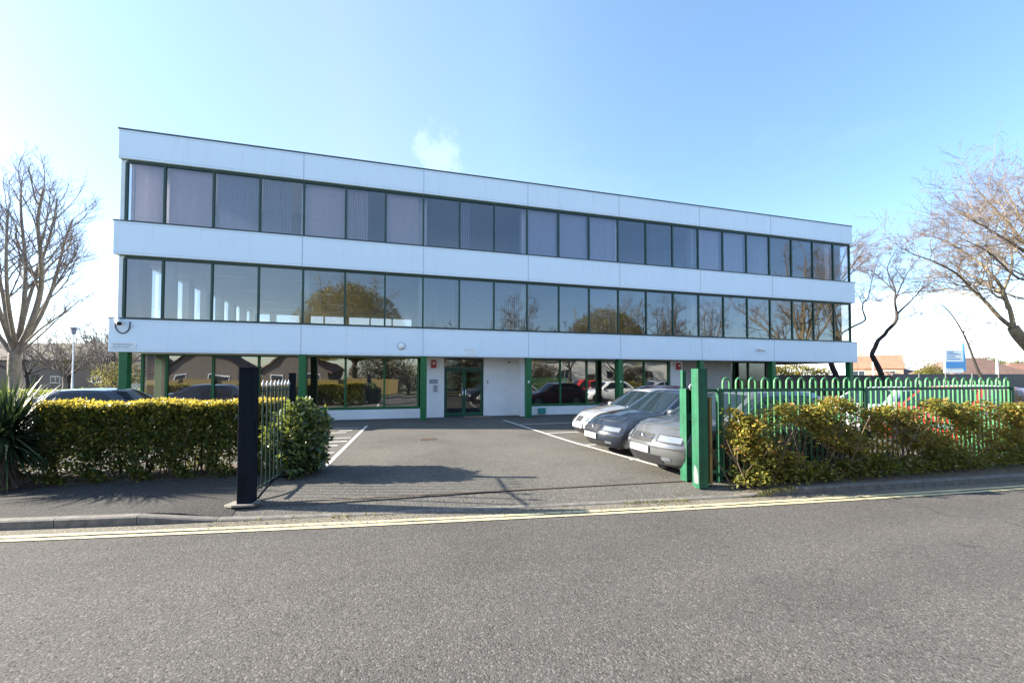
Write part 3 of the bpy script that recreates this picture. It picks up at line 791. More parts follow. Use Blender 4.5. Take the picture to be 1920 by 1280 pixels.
def hedge(name, label, x0, x1, yf, depth, h, n, mat, size, sparse_low=.5, seed=0, stemn=0, rough=.07, floor=.03, group=None, slope=-.02, gold=0):
    o = ((x0 + x1) / 2, yf + depth / 2, 0)
    t = thing(name, label, 'hedge', o, 0, group)
    P = rng.uniform(size=(n * 2, 3))
    P[:, 0] = x0 + (x1 - x0) * P[:, 0]
    # crowd the leaves towards the skin of the hedge
    side = rng.uniform(size=len(P))
    yy = P[:, 1]; zz = P[:, 2]
    yy = np.where(side < .42, np.abs(rng.normal(0, .10, len(P))), np.where(side < .55, 1 - np.abs(rng.normal(0, .10, len(P))), yy))
    zz = np.where(side > .74, 1 - np.abs(rng.normal(0, .06, len(P))), zz)
    P[:, 1] = yf + depth * yy; P[:, 2] = floor + (h - floor) * zz
    w = wob(P, 2.0, seed); w2 = wob(P, 5.0, seed + 3.3)
    P[:, 2] += rough * w * (zz > .6); P[:, 1] += rough * .9 * wob(P, 2.7, seed + 1) + slope * (P[:, 0] - x0); 
    keep = rng.uniform(size=len(P)) < np.clip(.62 + .35 * w2 - sparse_low * np.clip(1 - zz * 1.9, 0, 1) * (.45 + .9 * (w2 < .1)), .03, 1)
    P = P[keep][:n]
    V, F = leaf_arrays(P, size * rng.uniform(.7, 1.35, len(P)))
    fast_mesh('foliage', V - np.array(o), F, M[mat], t)
    if gold:  # yellow leaves along the top paint in the sunlight there
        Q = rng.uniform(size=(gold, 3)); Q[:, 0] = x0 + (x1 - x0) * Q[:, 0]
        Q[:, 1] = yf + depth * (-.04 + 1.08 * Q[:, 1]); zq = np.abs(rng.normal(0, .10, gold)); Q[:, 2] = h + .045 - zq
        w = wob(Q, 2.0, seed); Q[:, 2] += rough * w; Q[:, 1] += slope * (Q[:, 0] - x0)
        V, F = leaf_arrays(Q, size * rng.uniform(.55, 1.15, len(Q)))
        fast_mesh('sunlit_top', V - np.array(o), F, M['leaf_sunlit'], t)
    if stemn:
        mb = stems((o, x0, x1, yf + depth * .2 - .05, yf + depth * .8 - .1), stemn, h * .95, .25, .013, seed)
        mb.build('stems', M['stem'], t)
    return t
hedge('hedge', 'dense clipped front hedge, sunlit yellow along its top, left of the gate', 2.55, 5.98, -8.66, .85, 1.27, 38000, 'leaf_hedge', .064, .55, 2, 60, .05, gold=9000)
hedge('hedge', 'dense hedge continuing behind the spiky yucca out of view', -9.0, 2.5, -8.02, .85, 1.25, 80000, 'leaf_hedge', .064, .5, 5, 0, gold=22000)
hedge('hedge', 'clipped bright green hedge beyond the blue car at the left', -16.0, -1.6, 3.4, .9, 1.22, 22000, 'leaf_clip', .07, .1, 4, 0, .05, slope=0)
# straggly hedge in front of the railing
def straggly(x0, x1, seed, label, n):
    o = ((x0 + x1) / 2, -11.52, 0)
    t = thing('hedge', label, 'hedge', o)
    N = n * 4
    P = np.empty((N, 3)); P[:, 0] = rng.uniform(x0, x1, N); P[:, 1] = -11.46 + rng.normal(0, .10, N) ; zz = rng.uniform(0, 1, N) ** .85
    top = 1.22 + .09 * np.sin(P[:, 0] * 2.1 + seed) + .07 * np.sin(P[:, 0] * 5.3 + 1) - .07 * np.exp(-((P[:, 0] - 18.6) / 1.0) ** 2)
    P[:, 2] = .04 + top * zz
    P[:, 1] = np.minimum(P[:, 1], -11.235) - .10 * (1 - zz) - .02 * np.clip(P[:, 0] - 13, 0, 8)
    c = wob(P, 1.7, seed); c2 = wob(P, 4.4, seed + 2); c3 = np.sin(P[:, 2] * 23 + 3 * np.sin(P[:, 0] * 2.0) + P[:, 0] * 3)
    dens = np.clip(.21 + .66 * c + .42 * c2 + .12 * c3 + .35 * (zz < .22) + .12 * (zz > .8) - .22 * ((P[:, 0] > 14.5) & (P[:, 0] < 15.4) & (zz > .25) & (zz < .7)), .01, 1)
    P = P[rng.uniform(size=N) < dens][:n]; zz = (P[:, 2] - .04) / 1.3
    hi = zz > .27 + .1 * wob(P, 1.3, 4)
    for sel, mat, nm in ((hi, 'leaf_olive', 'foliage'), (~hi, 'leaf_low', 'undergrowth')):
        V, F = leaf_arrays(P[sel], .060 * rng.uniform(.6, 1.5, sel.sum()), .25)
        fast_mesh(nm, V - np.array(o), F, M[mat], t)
    mb = stems((o, x0, x1, -11.62, -11.36), int((x1 - x0) * 9), 1.25, .5, .012, seed, 5)
    mb.build('stems', M['stem'], t)
    return t
straggly(13.28, 18.9, 1.0, 'straggly olive and russet hedge growing through the railing beside the green gate post', 25000)
straggly(18.9, 30.0, 6.0, 'straggly olive hedge along the railing at the far right end', 32000)
# rounded glossy shrub beside the gate
o = (6.45, -8.8, 0)
t = thing('shrub', 'rounded glossy leaved shrub growing behind the spear topped gate', 'shrub', o)
N = 60000
P = rng.uniform(-1, 1, (N, 3))
q = np.array([6.36, -8.72, .62]); r_ = np.array([.50, .62, .72])
rad = np.linalg.norm(P, axis=1) + .30 * wob(P, 3.0, 2)
keep = (rad < 1) & (rng.uniform(size=N) < np.clip(rad ** 2.2 + .05, 0, 1)) & (rng.uniform(size=N) < .45 + .35 * wob(P, 4, 1))
P = P[keep][:7500] * r_ + q
P = P[P[:, 2] > .02]
V, F = leaf_arrays(P, .098 * rng.uniform(.65, 1.35, len(P)), 0, aspect=.48)
fast_mesh('foliage', V - np.array(o), F, M['leaf_gloss'], t)
stems((o, 6.15, 6.6, -9.0, -8.5), 26, 1.15, .45, .012, 9, 4).build('stems', M['stem'], t)
# yucca
o = (2.20, -8.66, 0)
t = thing('yucca', 'spiky dark green yucca with drooping dead blades at the left edge', 'yucca', o)
mb = MB(o)
for k in range(4):
    a = k * 1.7; mb.tube([(o[0] + .12 * math.cos(a), o[1] + .1 * math.sin(a), 0), (o[0] + .10 * math.cos(a), o[1] + .08 * math.sin(a), .45), (o[0] + .05 * math.cos(a), o[1] + .05 * math.sin(a), .85)], [.055, .05, .04], 8)
mb.build('trunk', M['bark_grey'], t, smooth=60)
def blades(n, z0, z1, lo, hi, ln, wd, sag, mat, name, seed):
    rd = random.Random(seed); V = []; F = []
    for i in range(n):
        a = rd.uniform(0, 2 * PI); e = R(rd.uniform(lo, hi)); l = ln * rd.uniform(.75, 1.1)
        p = Vector((rd.uniform(-.06, .06), rd.uniform(-.06, .06), rd.uniform(z0, z1)))
        d = Vector((math.cos(a) * math.cos(e), math.sin(a) * math.cos(e), math.sin(e)))
        s = d.cross(Vector((0, 0, 1))); s = s.normalized() if s.length > .01 else Vector((1, 0, 0))
        b = len(V); k = 5
        for j in range(k + 1):
            f = j / k
            c = p + d * l * f - Vector((0, 0, 1)) * sag * f * f * l * math.cos(e)
            w_ = wd * (.6 + .8 * f if f < .4 else 1.25 * (1 - f) / .6 * .75 + .02)
            V += [tuple(c + s * w_), tuple(c - s * w_)]
        for j in range(k): F.append((b + 2 * j, b + 2 * j + 1, b + 2 * j + 3, b + 2 * j + 2))
    fast_mesh(name, V, F, M[mat], t)
blades(680, .62, 1.0, -42, 85, .93, .020, .14, 'yucca', 'blades', 3)
blades(190, .25, .80, -80, -15, .55, .016, .12, 'dead', 'dead_blades', 4)
# small weeds along the kerb and at the fence foot
P = np.empty((5200, 3)); P[:, 0] = np.concatenate([rng.uniform(5.6, 8.2, 900), rng.uniform(10.6, 14.2, 2300), rng.uniform(13, 30, 2000)])
P[:, 1] = np.array([y_kerb(x) for x in P[:, 0]]) + rng.normal(.02, .045, 5200) - .01; P[:, 2] = np.array([ROADZ + .004 if z_kerb(x) < -.06 else z_kerb(x) for x in P[:, 0]])
P[3200:, 1] += .28; P[3200:, 2] = .01
P = P[wob(P, 1.6, 3) > .05]
V, F = leaf_arrays(P, .035 * rng.uniform(.5, 1.4, len(P)), -1.0, aspect=.25)
wd = fast_mesh('weeds', V, F, M['leaf_low']); tag(wd, kind='stuff')
P = np.empty((900, 3)); P[:, 0] = rng.uniform(-3, 12.5, 900); P[:, 1] = np.where(P[:, 0] < 5.8, rng.uniform(-8.95, -8.5, 900), np.array([y_kerb(x) for x in P[:, 0]]) - rng.uniform(0, .3, 900)); P[:, 2] = np.where(P[:, 0] < 5.8, .012, ROADZ + .012)
V, F = leaf_arrays(P, .03 * rng.uniform(.5, 1.3, 900), .9)
tag(fast_mesh('leaf_litter', V, F, M['dead']), kind='stuff')

# ---------------------------------------------------------------- cars
def interp(tab, x):
    for (x0, y0), (x1, y1) in zip(tab, tab[1:]):
        if x <= x1:
            f = (x - x0) / (x1 - x0); f = max(0, f); f = f * f * (3 - 2 * f) * .5 + f * .5
            return y0 + (y1 - y0) * f
    return tab[-1][1]
def make_car(name, label, cat, paint, L_=4.4, W=1.75, H=1.42, cowl=1.25, belt=.92, rr_=None, roofx=(1.95, 3.3), rear=(3.95,), boot=.95, nose=.66, front='slats', plate=True):
    """nose at x=0 looking to -x; z=0 ground"""
    t = thing(name, label, cat)
    mp = paint
    fw, rw, wr = .88, L_ - .92, .315
    deck = [(0, nose), (.10, nose + .07), (.45, nose + .13), (cowl, belt), (rear[0] - .1, belt + .05), (L_, boot)]
    def plan(x):
        f = 1.0
        if x < 1.0: f = 1 - .10 * (1 - x) ** 2.2
        if x > L_ - .9: f = 1 - .09 * ((x - L_ + .9) / .9) ** 2.2
        return W / 2 * f
    def body(a, b, c, off=0.0):
        x = a * L_
        zt = interp(deck, x); zb = .20
        for wx in (fw, rw):
            dd = (wr + .045) ** 2 - (x - wx) ** 2
            if dd > 0: zb = max(zb, wr - .0 + math.sqrt(dd) - .0)
        zb = min(zb, zt - .12)
        z = zb + c * (zt - zb)
        cz = max(0, min(1, (z - .2) / max(.1, zt - .2)))
        sec = .925 + .075 * math.sin(PI * min(1, cz * 1.15) ** .8 * .86) - .11 * max(0, (cz - .80) / .20) ** 2 - .02 * (1 - cz)
        y = b * plan(x) * sec
        z += .045 * (1 - b * b) * c
        ab = abs(b)
        fn = max(0, 1 - x / .95)
        x += fn * (.30 * ab ** 2.6 + (.10 * max(0, .3 - cz) / .3 + .17 * max(0, cz - .62) / .38) ) * (1 if x < .95 else 0)
        fr = max(0, 1 - (L_ - x) / .7)
        x -= fr * (.22 * ab ** 2.6 + .10 * max(0, .3 - cz) / .3 + .12 * max(0, cz - .6) / .4)
        return Vector((x, y, z))
    nx, ny, nz = 64, 10, 9
    A = sorted(set([i / nx for i in range(nx + 1)] + [(w + s * (wr + .0452)) / L_ for w in (fw, rw) for s in (-1, 1)]))
    mb = MB()
    def sheet(us, vs, fn, flip=False):
        b0 = len(mb.v)
        for u in us:
            for v in vs: mb.v.append(tuple(fn(u, v)))
        n = len(vs)
        for i in range(len(us) - 1):
            for j in range(n - 1):
                q = (b0 + i * n + j, b0 + (i + 1) * n + j, b0 + (i + 1) * n + j + 1, b0 + i * n + j + 1)
                mb.f.append(q[::-1] if flip else q)
    Bv = [-1 + 2 * j / ny for j in range(ny + 1)]; Cv = [j / nz for j in range(nz + 1)]
    sheet(A, Cv, lambda a, c: body(a, -1, c)); sheet(A, Cv, lambda a, c: body(a, 1, c), True)
    sheet(A, Bv, lambda a, b: body(a, b, 1)); sheet(A, Bv, lambda a, b: body(a, b, 0), True)
    sheet(Bv, Cv, lambda b, c: body(0, b, c), True); sheet(Bv, Cv, lambda b, c: body(1, b, c))
    # greenhouse
    x1, x2 = cowl - .08, rear[0]; x3, x4 = roofx
    wb, wt = W / 2 * .93, W / 2 * .74
    zb_ = belt - .02
    def xf(v): return x1 + (x3 - x1) * v ** .95
    def xr(v): return x2 + (x4 - x2) * v
    def hw(v): return wb + (wt - wb) * v ** 1.35
    def crown(b): return .045 * (1 - b * b)
    def archz(u): return .035 * (1 - (2 * u - 1) ** 2)
    def side(u, v, s, off=0):
        x = xf(v) + (xr(v) - xf(v)) * u
        return Vector((x, s * (hw(v) * (1 - .05 * (2 * u - 1) ** 4) + off), zb_ + (H - .05 - zb_) * v + archz(u) * v))
    def fscr(b, v, off=0):
        bb = abs(b)
        return Vector((xf(v) - .13 * (1 - bb ** 2) - off, b * hw(v) * .95, zb_ + (H - .05 - zb_) * v + crown(b) * v + off))
    def rscr(b, v, off=0):
        return Vector((xr(v) + .10 * (1 - b * b) + off, b * hw(v) * .95, zb_ + (H - .05 - zb_) * v + crown(b) * v + off))
    U = [i / 16 for i in range(17)]; Vv = [i / 6 for i in range(7)]
    sheet(U, Vv, lambda u, v: side(u, v, -1)); sheet(U, Vv, lambda u, v: side(u, v, 1), True)
    sheet(Bv, Vv, lambda b, v: fscr(b, v), True); sheet(Bv, Vv, lambda b, v: rscr(b, v))
    def roof(u, b):
        x = (xf(1) - .13 * (1 - b * b)) * (1 - u) + (xr(1) + .10 * (1 - b * b)) * u
        return Vector((x, b * hw(1) * (1 - .05 * (2 * u - 1) ** 4), H - .05 + crown(b) + archz(u)))
    sheet(U, Bv, roof)
    bo = mb.build('body', mp, t, smooth=42, weld=True)
    def sub(name, mat, us, vs, fn, par=None, thick=0, sm=40):
        nonlocal mb
        mb = MB(); sheet(us, vs, fn); return mb.build(name, mat, par or t, smooth=sm)
    lin = lambda a, b, n=8: [a + (b - a) * i / n for i in range(n + 1)]
    G = M['car_glass']
    sub('windscreen', G, lin(-.87, .87, 12), lin(.07, .90, 6), lambda b, v: fscr(b, v, .006))
    sub('rear_window', G, lin(-.88, .88, 10), lin(.12, .9, 6), lambda b, v: rscr(b, v, .006))
    for s in (-1, 1):
        for ua, ub in ((.07, .46), (.50, .80)):
            sub('side_window', G, lin(ua, ub, 8), lin(.06, .86, 6), lambda u, v: side(u + (.10 * v if ua < .1 else 0) * (ub - u) / (ub - ua), v, s, .005))
        sub('side_window', G, lin(.825, .93, 4), lin(.10, .78, 6), lambda u, v: side(u - .06 * v * (u - .825) / .105, v, s, .005))
        # mirror
        m_ = MB(); c = side(.05, .10, s, .10); m_.ell(c, (.07, .10, .065), 12, 8); mo = m_.build('door_mirror', mp, t, smooth=60)
        # headlight
        sub('headlight', M['lens'], lin(.50 * s, .94 * s, 8), lin(.70, .86, 4), lambda b, c: body(0, b, c) + Vector((-.008, s * .004, .002)))
        sub('headlight_rim', M['trim'], lin(.455 * s, .975 * s, 8), lin(.66, .885, 4), lambda b, c: body(0, b, c) + Vector((-.004, s * .002, .001)))
        sub('tail_light', M['redlens'], lin(.55 * s, .98 * s, 6), lin(.60, .85, 4), lambda b, c: body(1, b, c) + Vector((.008, s * .004, 0)))
        sub('fog_light', M['lens'], lin(.60 * s, .78 * s, 3), lin(.16, .27, 3), lambda b, c: body(0, b, c) + Vector((-.008, 0, 0)))
        # door seams and handles
        m_ = MB()
        for xx in (cowl + .12, cowl + 1.16, rear[0] - .5):
            pts = [body(xx / L_, s, c) + Vector((0, s * .002, 0)) for c in lin(.12, .97, 8)]
            m_.tube(pts, .005, 4)
        m_.build('door_seam', M['trim'], t)
        for xx in (cowl + 1.0, cowl + 1.95):
            m_ = MB(); p = body(xx / L_, s, .80); m_.obox((p.x, p.y + s * .008, p.z), (.16, .03, .025)); m_.build('door_handle', mp, t, bevel=.006)
    sub('lower_grille', M['trim'], lin(-.62, .62, 10), lin(.05, .29, 3), lambda b, c: body(0, b, c) + Vector((-.006, 0, 0)))
    if front == 'kidney':
        for s in (-1, 1):
            sub('grille', M['black'], lin(.03 * s, .17 * s, 4), lin(.66, .90, 4), lambda b, c: body(0, b, c) + Vector((-.009, 0, 0)))
            sub('grille_rim', M['chrome'], lin(.015 * s, .185 * s, 4), lin(.64, .92, 4), lambda b, c: body(0, b, c) + Vector((-.006, 0, 0)))
    else:
        gr = sub('grille', M['black'], lin(-.36, .36, 8), lin(.63, .86, 4), lambda b, c: body(0, b, c) + Vector((-.006, 0, 0)))
        m_ = MB()
        for c0 in ((.745,) if front == 'bar' else (.68, .745, .81)):
            m_.tube([body(0, b, c0) + Vector((-.014, 0, 0)) for b in lin(-.34, .34, 10)], .011, 6)
        m_.build('grille_bar', M['chrome'], gr)
        m_ = MB(); p = body(0, 0, .75); m_.ell((p.x - .018, 0, p.z), (.016, .055, .055)); m_.build('badge', M['chrome'], gr, smooth=60)
    if plate:
        for a, sx in ((0, -1), (1, 1)):
            p = body(a, 0, .42)
            m_ = MB(); m_.obox((p.x + sx * .014, 0, p.z), (.014, .52, .115)); m_.build('number_plate', M['plate'], t, bevel=.003)
    sub('valance', M['trim'], lin(-.99, .99, 16), lin(.0, .055, 1), lambda b, c: body(0, b, c) + Vector((-.007, 0, 0)))
    m_ = MB(); m_.tube([body(.012, b, 1) + Vector((0, 0, .001)) for b in lin(-.92, .92, 12)], .006, 4)
    for s in (-1, 1): m_.tube([body(a, s * .88, 1) + Vector((0, 0, .001)) for a in lin(.012, (cowl - .05) / L_, 10)], .006, 4)
    m_.build('bonnet_seam', M['trim'], t)
    m_ = MB(); m_.box(.35, -W / 2 + .24, .16, L_ - .3, W / 2 - .24, .62); m_.build('underbody', M['black'], t)
    sub('bumper_strip', M['trim'], lin(-.98, .98, 16), lin(.50, .535, 1), lambda b, c: body(0, b, c) + Vector((-.005, 0, 0)))
    for wx in (fw, rw):
        for s in (-1, 1):
            yo = s * (W / 2 - .012); yi = s * (W / 2 - .21)
            m_ = MB()
            prof = [(yi, .19), (yi, .28), (yi + s * .02, wr), (yo - s * .03, wr), (yo, wr - .03), (yo - s * .01, .215), (yo - s * .03, .205)]
            k = 28
            for i in range(k):
                a = 2 * PI * i / k
                for (y, r) in prof: m_.v.append((wx + r * math.cos(a), y, wr + r * math.sin(a)))
            n = len(prof)
            for i in range(k):
                for j in range(n - 1):
                    m_.f.append((i * n + j, ((i + 1) % k) * n + j, ((i + 1) % k) * n + j + 1, i * n + j + 1))
            tyre = m_.build('tyre', M['rubber'], None, smooth=40, fix=True)
            wh = bpy.data.objects.new('wheel', None); COL.objects.link(wh); wh.parent = t
            tyre.parent = wh
            m_ = MB()
            m_.prism([(wx + .215 * math.cos(2 * PI * i / 24), wr + .215 * math.sin(2 * PI * i / 24)) for i in range(24)], lambda p: (p[0], yo - s * .10, p[1]), lambda p: (p[0], yo - s * .07, p[1]))
            for q in range(7):
                a = 2 * PI * q / 7
                m_.obox((wx + .115 * math.cos(a), yo - s * .045, wr + .115 * math.sin(a)), (.19, .03, .05), M=Matrix.Rotation(-a, 3, 'Y'))
            rm = m_.build('rim', M['alloy'], None, fix=True); rm.parent = wh
    return t
def put(t, x, y, rz=0.0):
    t.location = (x, y, .004); t.rotation_euler = (0, 0, R(rz)); return t
put(make_car('parked_car', 'pale silver saloon parked third from the gate, nose to the aisle', 'car', carpaint('silver_paint', (.40, .41, .41), .4), L_=4.45, W=1.74, H=1.40, cowl=1.45, belt=.90, roofx=(2.15, 3.25), rear=(3.9,), boot=.96, nose=.66, front='kidney'), 12.95, -6.35, 2)
put(make_car('parked_car', 'dark charcoal saloon parked between the silver saloon and grey hatchback', 'car', carpaint('charcoal_paint', (.018, .025, .038), .2), L_=4.6, W=1.76, H=1.43, cowl=1.45, belt=.93, roofx=(2.1, 3.4), rear=(4.15,), boot=1.0, nose=.70, front='slats'), 12.40, -8.28, 2)
put(make_car('parked_car', 'metallic grey hatchback parked nearest behind the right gate post', 'car', carpaint('grey_paint', (.12, .127, .13), .4), L_=4.4, W=1.81, H=1.49, cowl=1.25, belt=.96, roofx=(2.05, 3.55), rear=(4.25,), boot=1.02, nose=.78, front='bar'), 12.42, -10.25, 2)
put(make_car('parked_car', 'dark red car parked in the building shade behind the silver saloon', 'car', carpaint('dark_red_paint', (.13, .012, .02), .3), L_=4.2, W=1.74, H=1.44, cowl=1.25, belt=.93, roofx=(2.0, 3.3), rear=(4.0,), boot=1.0, nose=.68, front='slats'), 14.9, -3.75, 0)
put(make_car('parked_car', 'dark blue car with its roof showing over the front hedge', 'car', carpaint('dark_blue_paint', (.005, .012, .035), .2), L_=4.3, W=1.74, H=1.40, cowl=1.3, belt=.93, roofx=(1.95, 3.2), rear=(4.0,), boot=.98, nose=.66, front='slats'), 2.35, -2.5, 180)
put(make_car('parked_car', 'white car parked behind the green railing, dark windows', 'car', carpaint('white_paint_car', (.75, .76, .77), .0), L_=4.2, W=1.74, H=1.43, cowl=1.2, belt=.94, roofx=(1.9, 3.4), rear=(4.05,), boot=1.0, nose=.68, front='slats'), 20.6, -7.6, 0)
put(make_car('parked_car', 'bright red hatchback parked close behind the far end of the railing', 'car', carpaint('red_paint', (.55, .035, .02), .1), L_=3.8, W=1.68, H=1.53, cowl=1.0, belt=1.0, roofx=(1.6, 3.15), rear=(3.7,), boot=1.05, nose=.74, front='slats'), 19.95, -9.95, 0)
put(make_car('parked_car', 'light grey car beyond the end of the green railing at the far right', 'car', carpaint('light_grey_paint', (.45, .46, .47), .4), L_=4.3, W=1.74, H=1.44, cowl=1.25, belt=.93, roofx=(1.95, 3.4), rear=(4.1,), boot=.98, nose=.68, front='slats'), 25.6, -9.2, 0)
# ---------------------------------------------------------------- camera frame: metres to the right of, and ahead of, the photographer
YAW = 0.2675976
CAM = Vector((8.153, -16.869, 1.743))
RT = Vector((math.cos(YAW), -math.sin(YAW), 0)); FW = Vector((math.sin(YAW), math.cos(YAW), 0))
def at(r, f, z=0.0):
    p = CAM + RT * r + FW * f
    return Vector((p.x, p.y, z))
def px_limb(d, pts, jit=0.0, seed=0):
    """limb from image pixel coordinates, projected out to an assumed distance d"""
    rd = random.Random(seed); out = []
    for i, q in enumerate(pts):
        dd = d + (q[2] if len(q) > 2 else 0)
        out.append(at((q[0] - 960) * dd / 758.3, dd, 1.743 + (707.5 - q[1]) * dd / 758.3))  # image pixel column and row turned into metres at the assumed depth
    return out

# ---------------------------------------------------------------- trees
class Tree:
    def __init__(self, seed): self.T = []; self.C = []; self.r = random.Random(seed)
    def limb(self, pts, rad, n=7, crown=False):
        (self.C if crown else self.T).append((pts, rad, n))
    def grow(self, p, d, ln, r, lev, cfg):
        rd = self.r
        ns = cfg['seg'][lev]; wobl = cfg['wob'][lev]; up = cfg['up'][lev]
        pts = [p]; dirs = []
        for i in range(ns):
            d = (d + Vector((rd.uniform(-wobl, wobl), rd.uniform(-wobl, wobl), rd.uniform(-wobl, wobl) * .8 + up))).normalized()
            dirs.append(d); pts.append(pts[-1] + d * ln / ns)
        last = lev >= len(cfg['seg']) - 1
        rend = r * (.25 if last else .5)
        rad = [r + (rend - r) * i / ns for i in range(ns + 1)]
        self.limb(pts, rad, (7, 5, 4, 3, 3, 3)[min(5, lev + cfg.get('l0', 0))], lev + cfg.get('l0', 0) >= cfg.get('crown', 2))
        if last: return
        self.kids(pts, rad, lev + 1, ln, cfg)
    def kids(self, pts, rad, lev, ln, cfg, first=None, n=None, tip=True):
        rd = self.r
        n = n or cfg['n'][lev]; first = cfg.get('first', .25) if first is None else first
        tot = len(pts) - 1
        for k in range(n):
            f = first + (1 - first) * ((k + rd.uniform(.1, .9)) / n)
            if tip and k == n - 1: f = 1.0
            i = min(tot - 1, int(f * tot)); g = f * tot - i
            b = pts[i].lerp(pts[i + 1], g); t = (pts[i + 1] - pts[i]).normalized()
            r = (rad[i] + (rad[i + 1] - rad[i]) * g)
            o = t.orthogonal().normalized(); o = Matrix.Rotation(rd.uniform(0, 2 * PI), 3, t) @ o
            a = R(cfg['ang'][lev] * rd.uniform(.65, 1.3)) * (.35 if f == 1.0 else 1)
            d = (t * math.cos(a) + o * math.sin(a)).normalized()
            flat = cfg.get('flat', 0)
            if flat: d.z *= (1 - flat); d.normalize()
            l = ln * cfg['len'][lev] * rd.uniform(.6, 1.15) * (1.0 - .45 * max(0, f - .3))
            self.grow(b, d, l, max(cfg.get('rmin', .006), r * cfg.get('rr', .62)), lev, cfg)
    def mesh(self, name, segs, mat, parent, o):
        V = []; F3 = []
        for pts, rad, n in segs:
            base = len(V); k = len(pts); u = None
            for i, p in enumerate(pts):
                t = (pts[min(i + 1, k - 1)] - pts[max(i - 1, 0)]).normalized()
                if u is None: u = t.orthogonal().normalized()
                else:
                    u = u - t * u.dot(t); u = u.normalized() if u.length > 1e-5 else t.orthogonal().normalized()
                w = t.cross(u); r = rad[i]
                for j in range(n):
                    a = 2 * PI * j / n; ca, sa = math.cos(a) * r, math.sin(a) * r
                    V.append((p.x + u.x * ca + w.x * sa - o[0], p.y + u.y * ca + w.y * sa - o[1], p.z + u.z * ca + w.z * sa - o[2]))
            for i in range(k - 1):
                for j in range(n):
                    a = base + i * n + j; b = base + i * n + (j + 1) % n
                    F3.append((a, b, b + n, a + n))
        return fast_mesh(name, V, F3, mat, parent, True)
    def build(self, name, label, o, bark, twig, group=None, rz=0):
        t = thing(name, label, 'tree', o, rz, group)
        if self.T: self.mesh('trunk', self.T, M[bark], t, o)
        if self.C: self.mesh('crown', self.C, M[twig], t, o)
        return t
def spine(tr, pts, r0, r1, sub=3):
    """smooth a limb and lay it down; returns points and radii"""
    out = []; n = len(pts)
    for i in range(n - 1):
        p0 = pts[max(0, i - 1)]; p1 = pts[i]; p2 = pts[i + 1]; p3 = pts[min(n - 1, i + 2)]
        for s in range(sub):
            f = s / sub
            out.append(.5 * ((2 * p1) + (p2 - p0) * f + (2 * p0 - 5 * p1 + 4 * p2 - p3) * f * f + (3 * p1 - p0 - 3 * p2 + p3) * f ** 3))
    out.append(pts[-1]); k = len(out)
    rad = [r0 + (r1 - r0) * (i / (k - 1)) ** .8 for i in range(k)]
    tr.limb(out, rad, 8)
    return out, rad

# left tree: multi-stemmed, fine upright twigs
FINE = dict(seg=[4, 4, 4, 3], wob=[.18, .22, .26, .3], up=[.10, .14, .12, .1], n=[0, 9, 8, 7], ang=[40, 38, 42, 45], len=[1, .55, .52, .5], crown=1, first=.2, rmin=.006, rr=.48)
def left_tree():
    tr = Tree(5); d = 20
    base = px_limb(d, [(33, 765), (31, 720), (27, 690), (27, 662)]); spine(tr, base, .31, .22)
    limbs = [([(24, 668), (12, 610), (0, 550), (-18, 480, -1), (-28, 420, -1)], .12), ([(28, 662), (38, 600), (42, 545), (40, 480, 1), (30, 400, 1), (28, 350, 1)], .13),
             ([(30, 664), (58, 600), (72, 540), (70, 480, -.8), (62, 410, -1), (72, 350, -1)], .15), ([(33, 660), (72, 595, .5), (98, 525, 1), (112, 460, 1), (128, 410, 1)], .11),
             ([(35, 655), (70, 620, -.6), (100, 598, -1), (128, 578, -1), (146, 562, -1)], .05), ([(32, 668), (62, 640), (92, 612), (112, 592), (140, 574)], .045),
             ([(22, 665), (-12, 620), (-50, 560, 1), (-80, 500, 1)], .12), ([(26, 660), (-10, 570, -1), (-40, 470, -1.5), (-50, 400, -1.5)], .12), ([(36, 640), (85, 560, 1.2), (120, 500, 1.6), (138, 470, 1.6)], .06),
             ([(30, 655), (50, 560, 1.5), (86, 440, 2), (98, 370, 2)], .11), ([(28, 650), (10, 560, -1.8), (4, 460, -2.2), (6, 390, -2)], .10)]
    for pts, r in limbs:
        P_, rd = spine(tr, px_limb(d, pts), r, r * .32)
        ln = (P_[-1] - P_[0]).length
        low = r < .06
        tr.kids(P_, rd, 1, ln * (.42 if low else .62), FINE, first=.35, n=6 if low else 13)
    o = tuple(at((33 - 960) * d / 758.3, d, 0)); return tr.build('bare_tree', 'bare many stemmed tree with fine upright twigs at the left edge', o, 'bark_grey', 'twig_grey')
left_tree()
SPREAD = dict(seg=[4, 5, 5, 4], wob=[.3, .34, .38, .4], up=[.03, .05, .05, .05], n=[0, 9, 9, 8], ang=[45, 50, 50, 50], len=[1, .58, .58, .52], crown=2, first=.15, rmin=.0075, rr=.5, flat=.25)
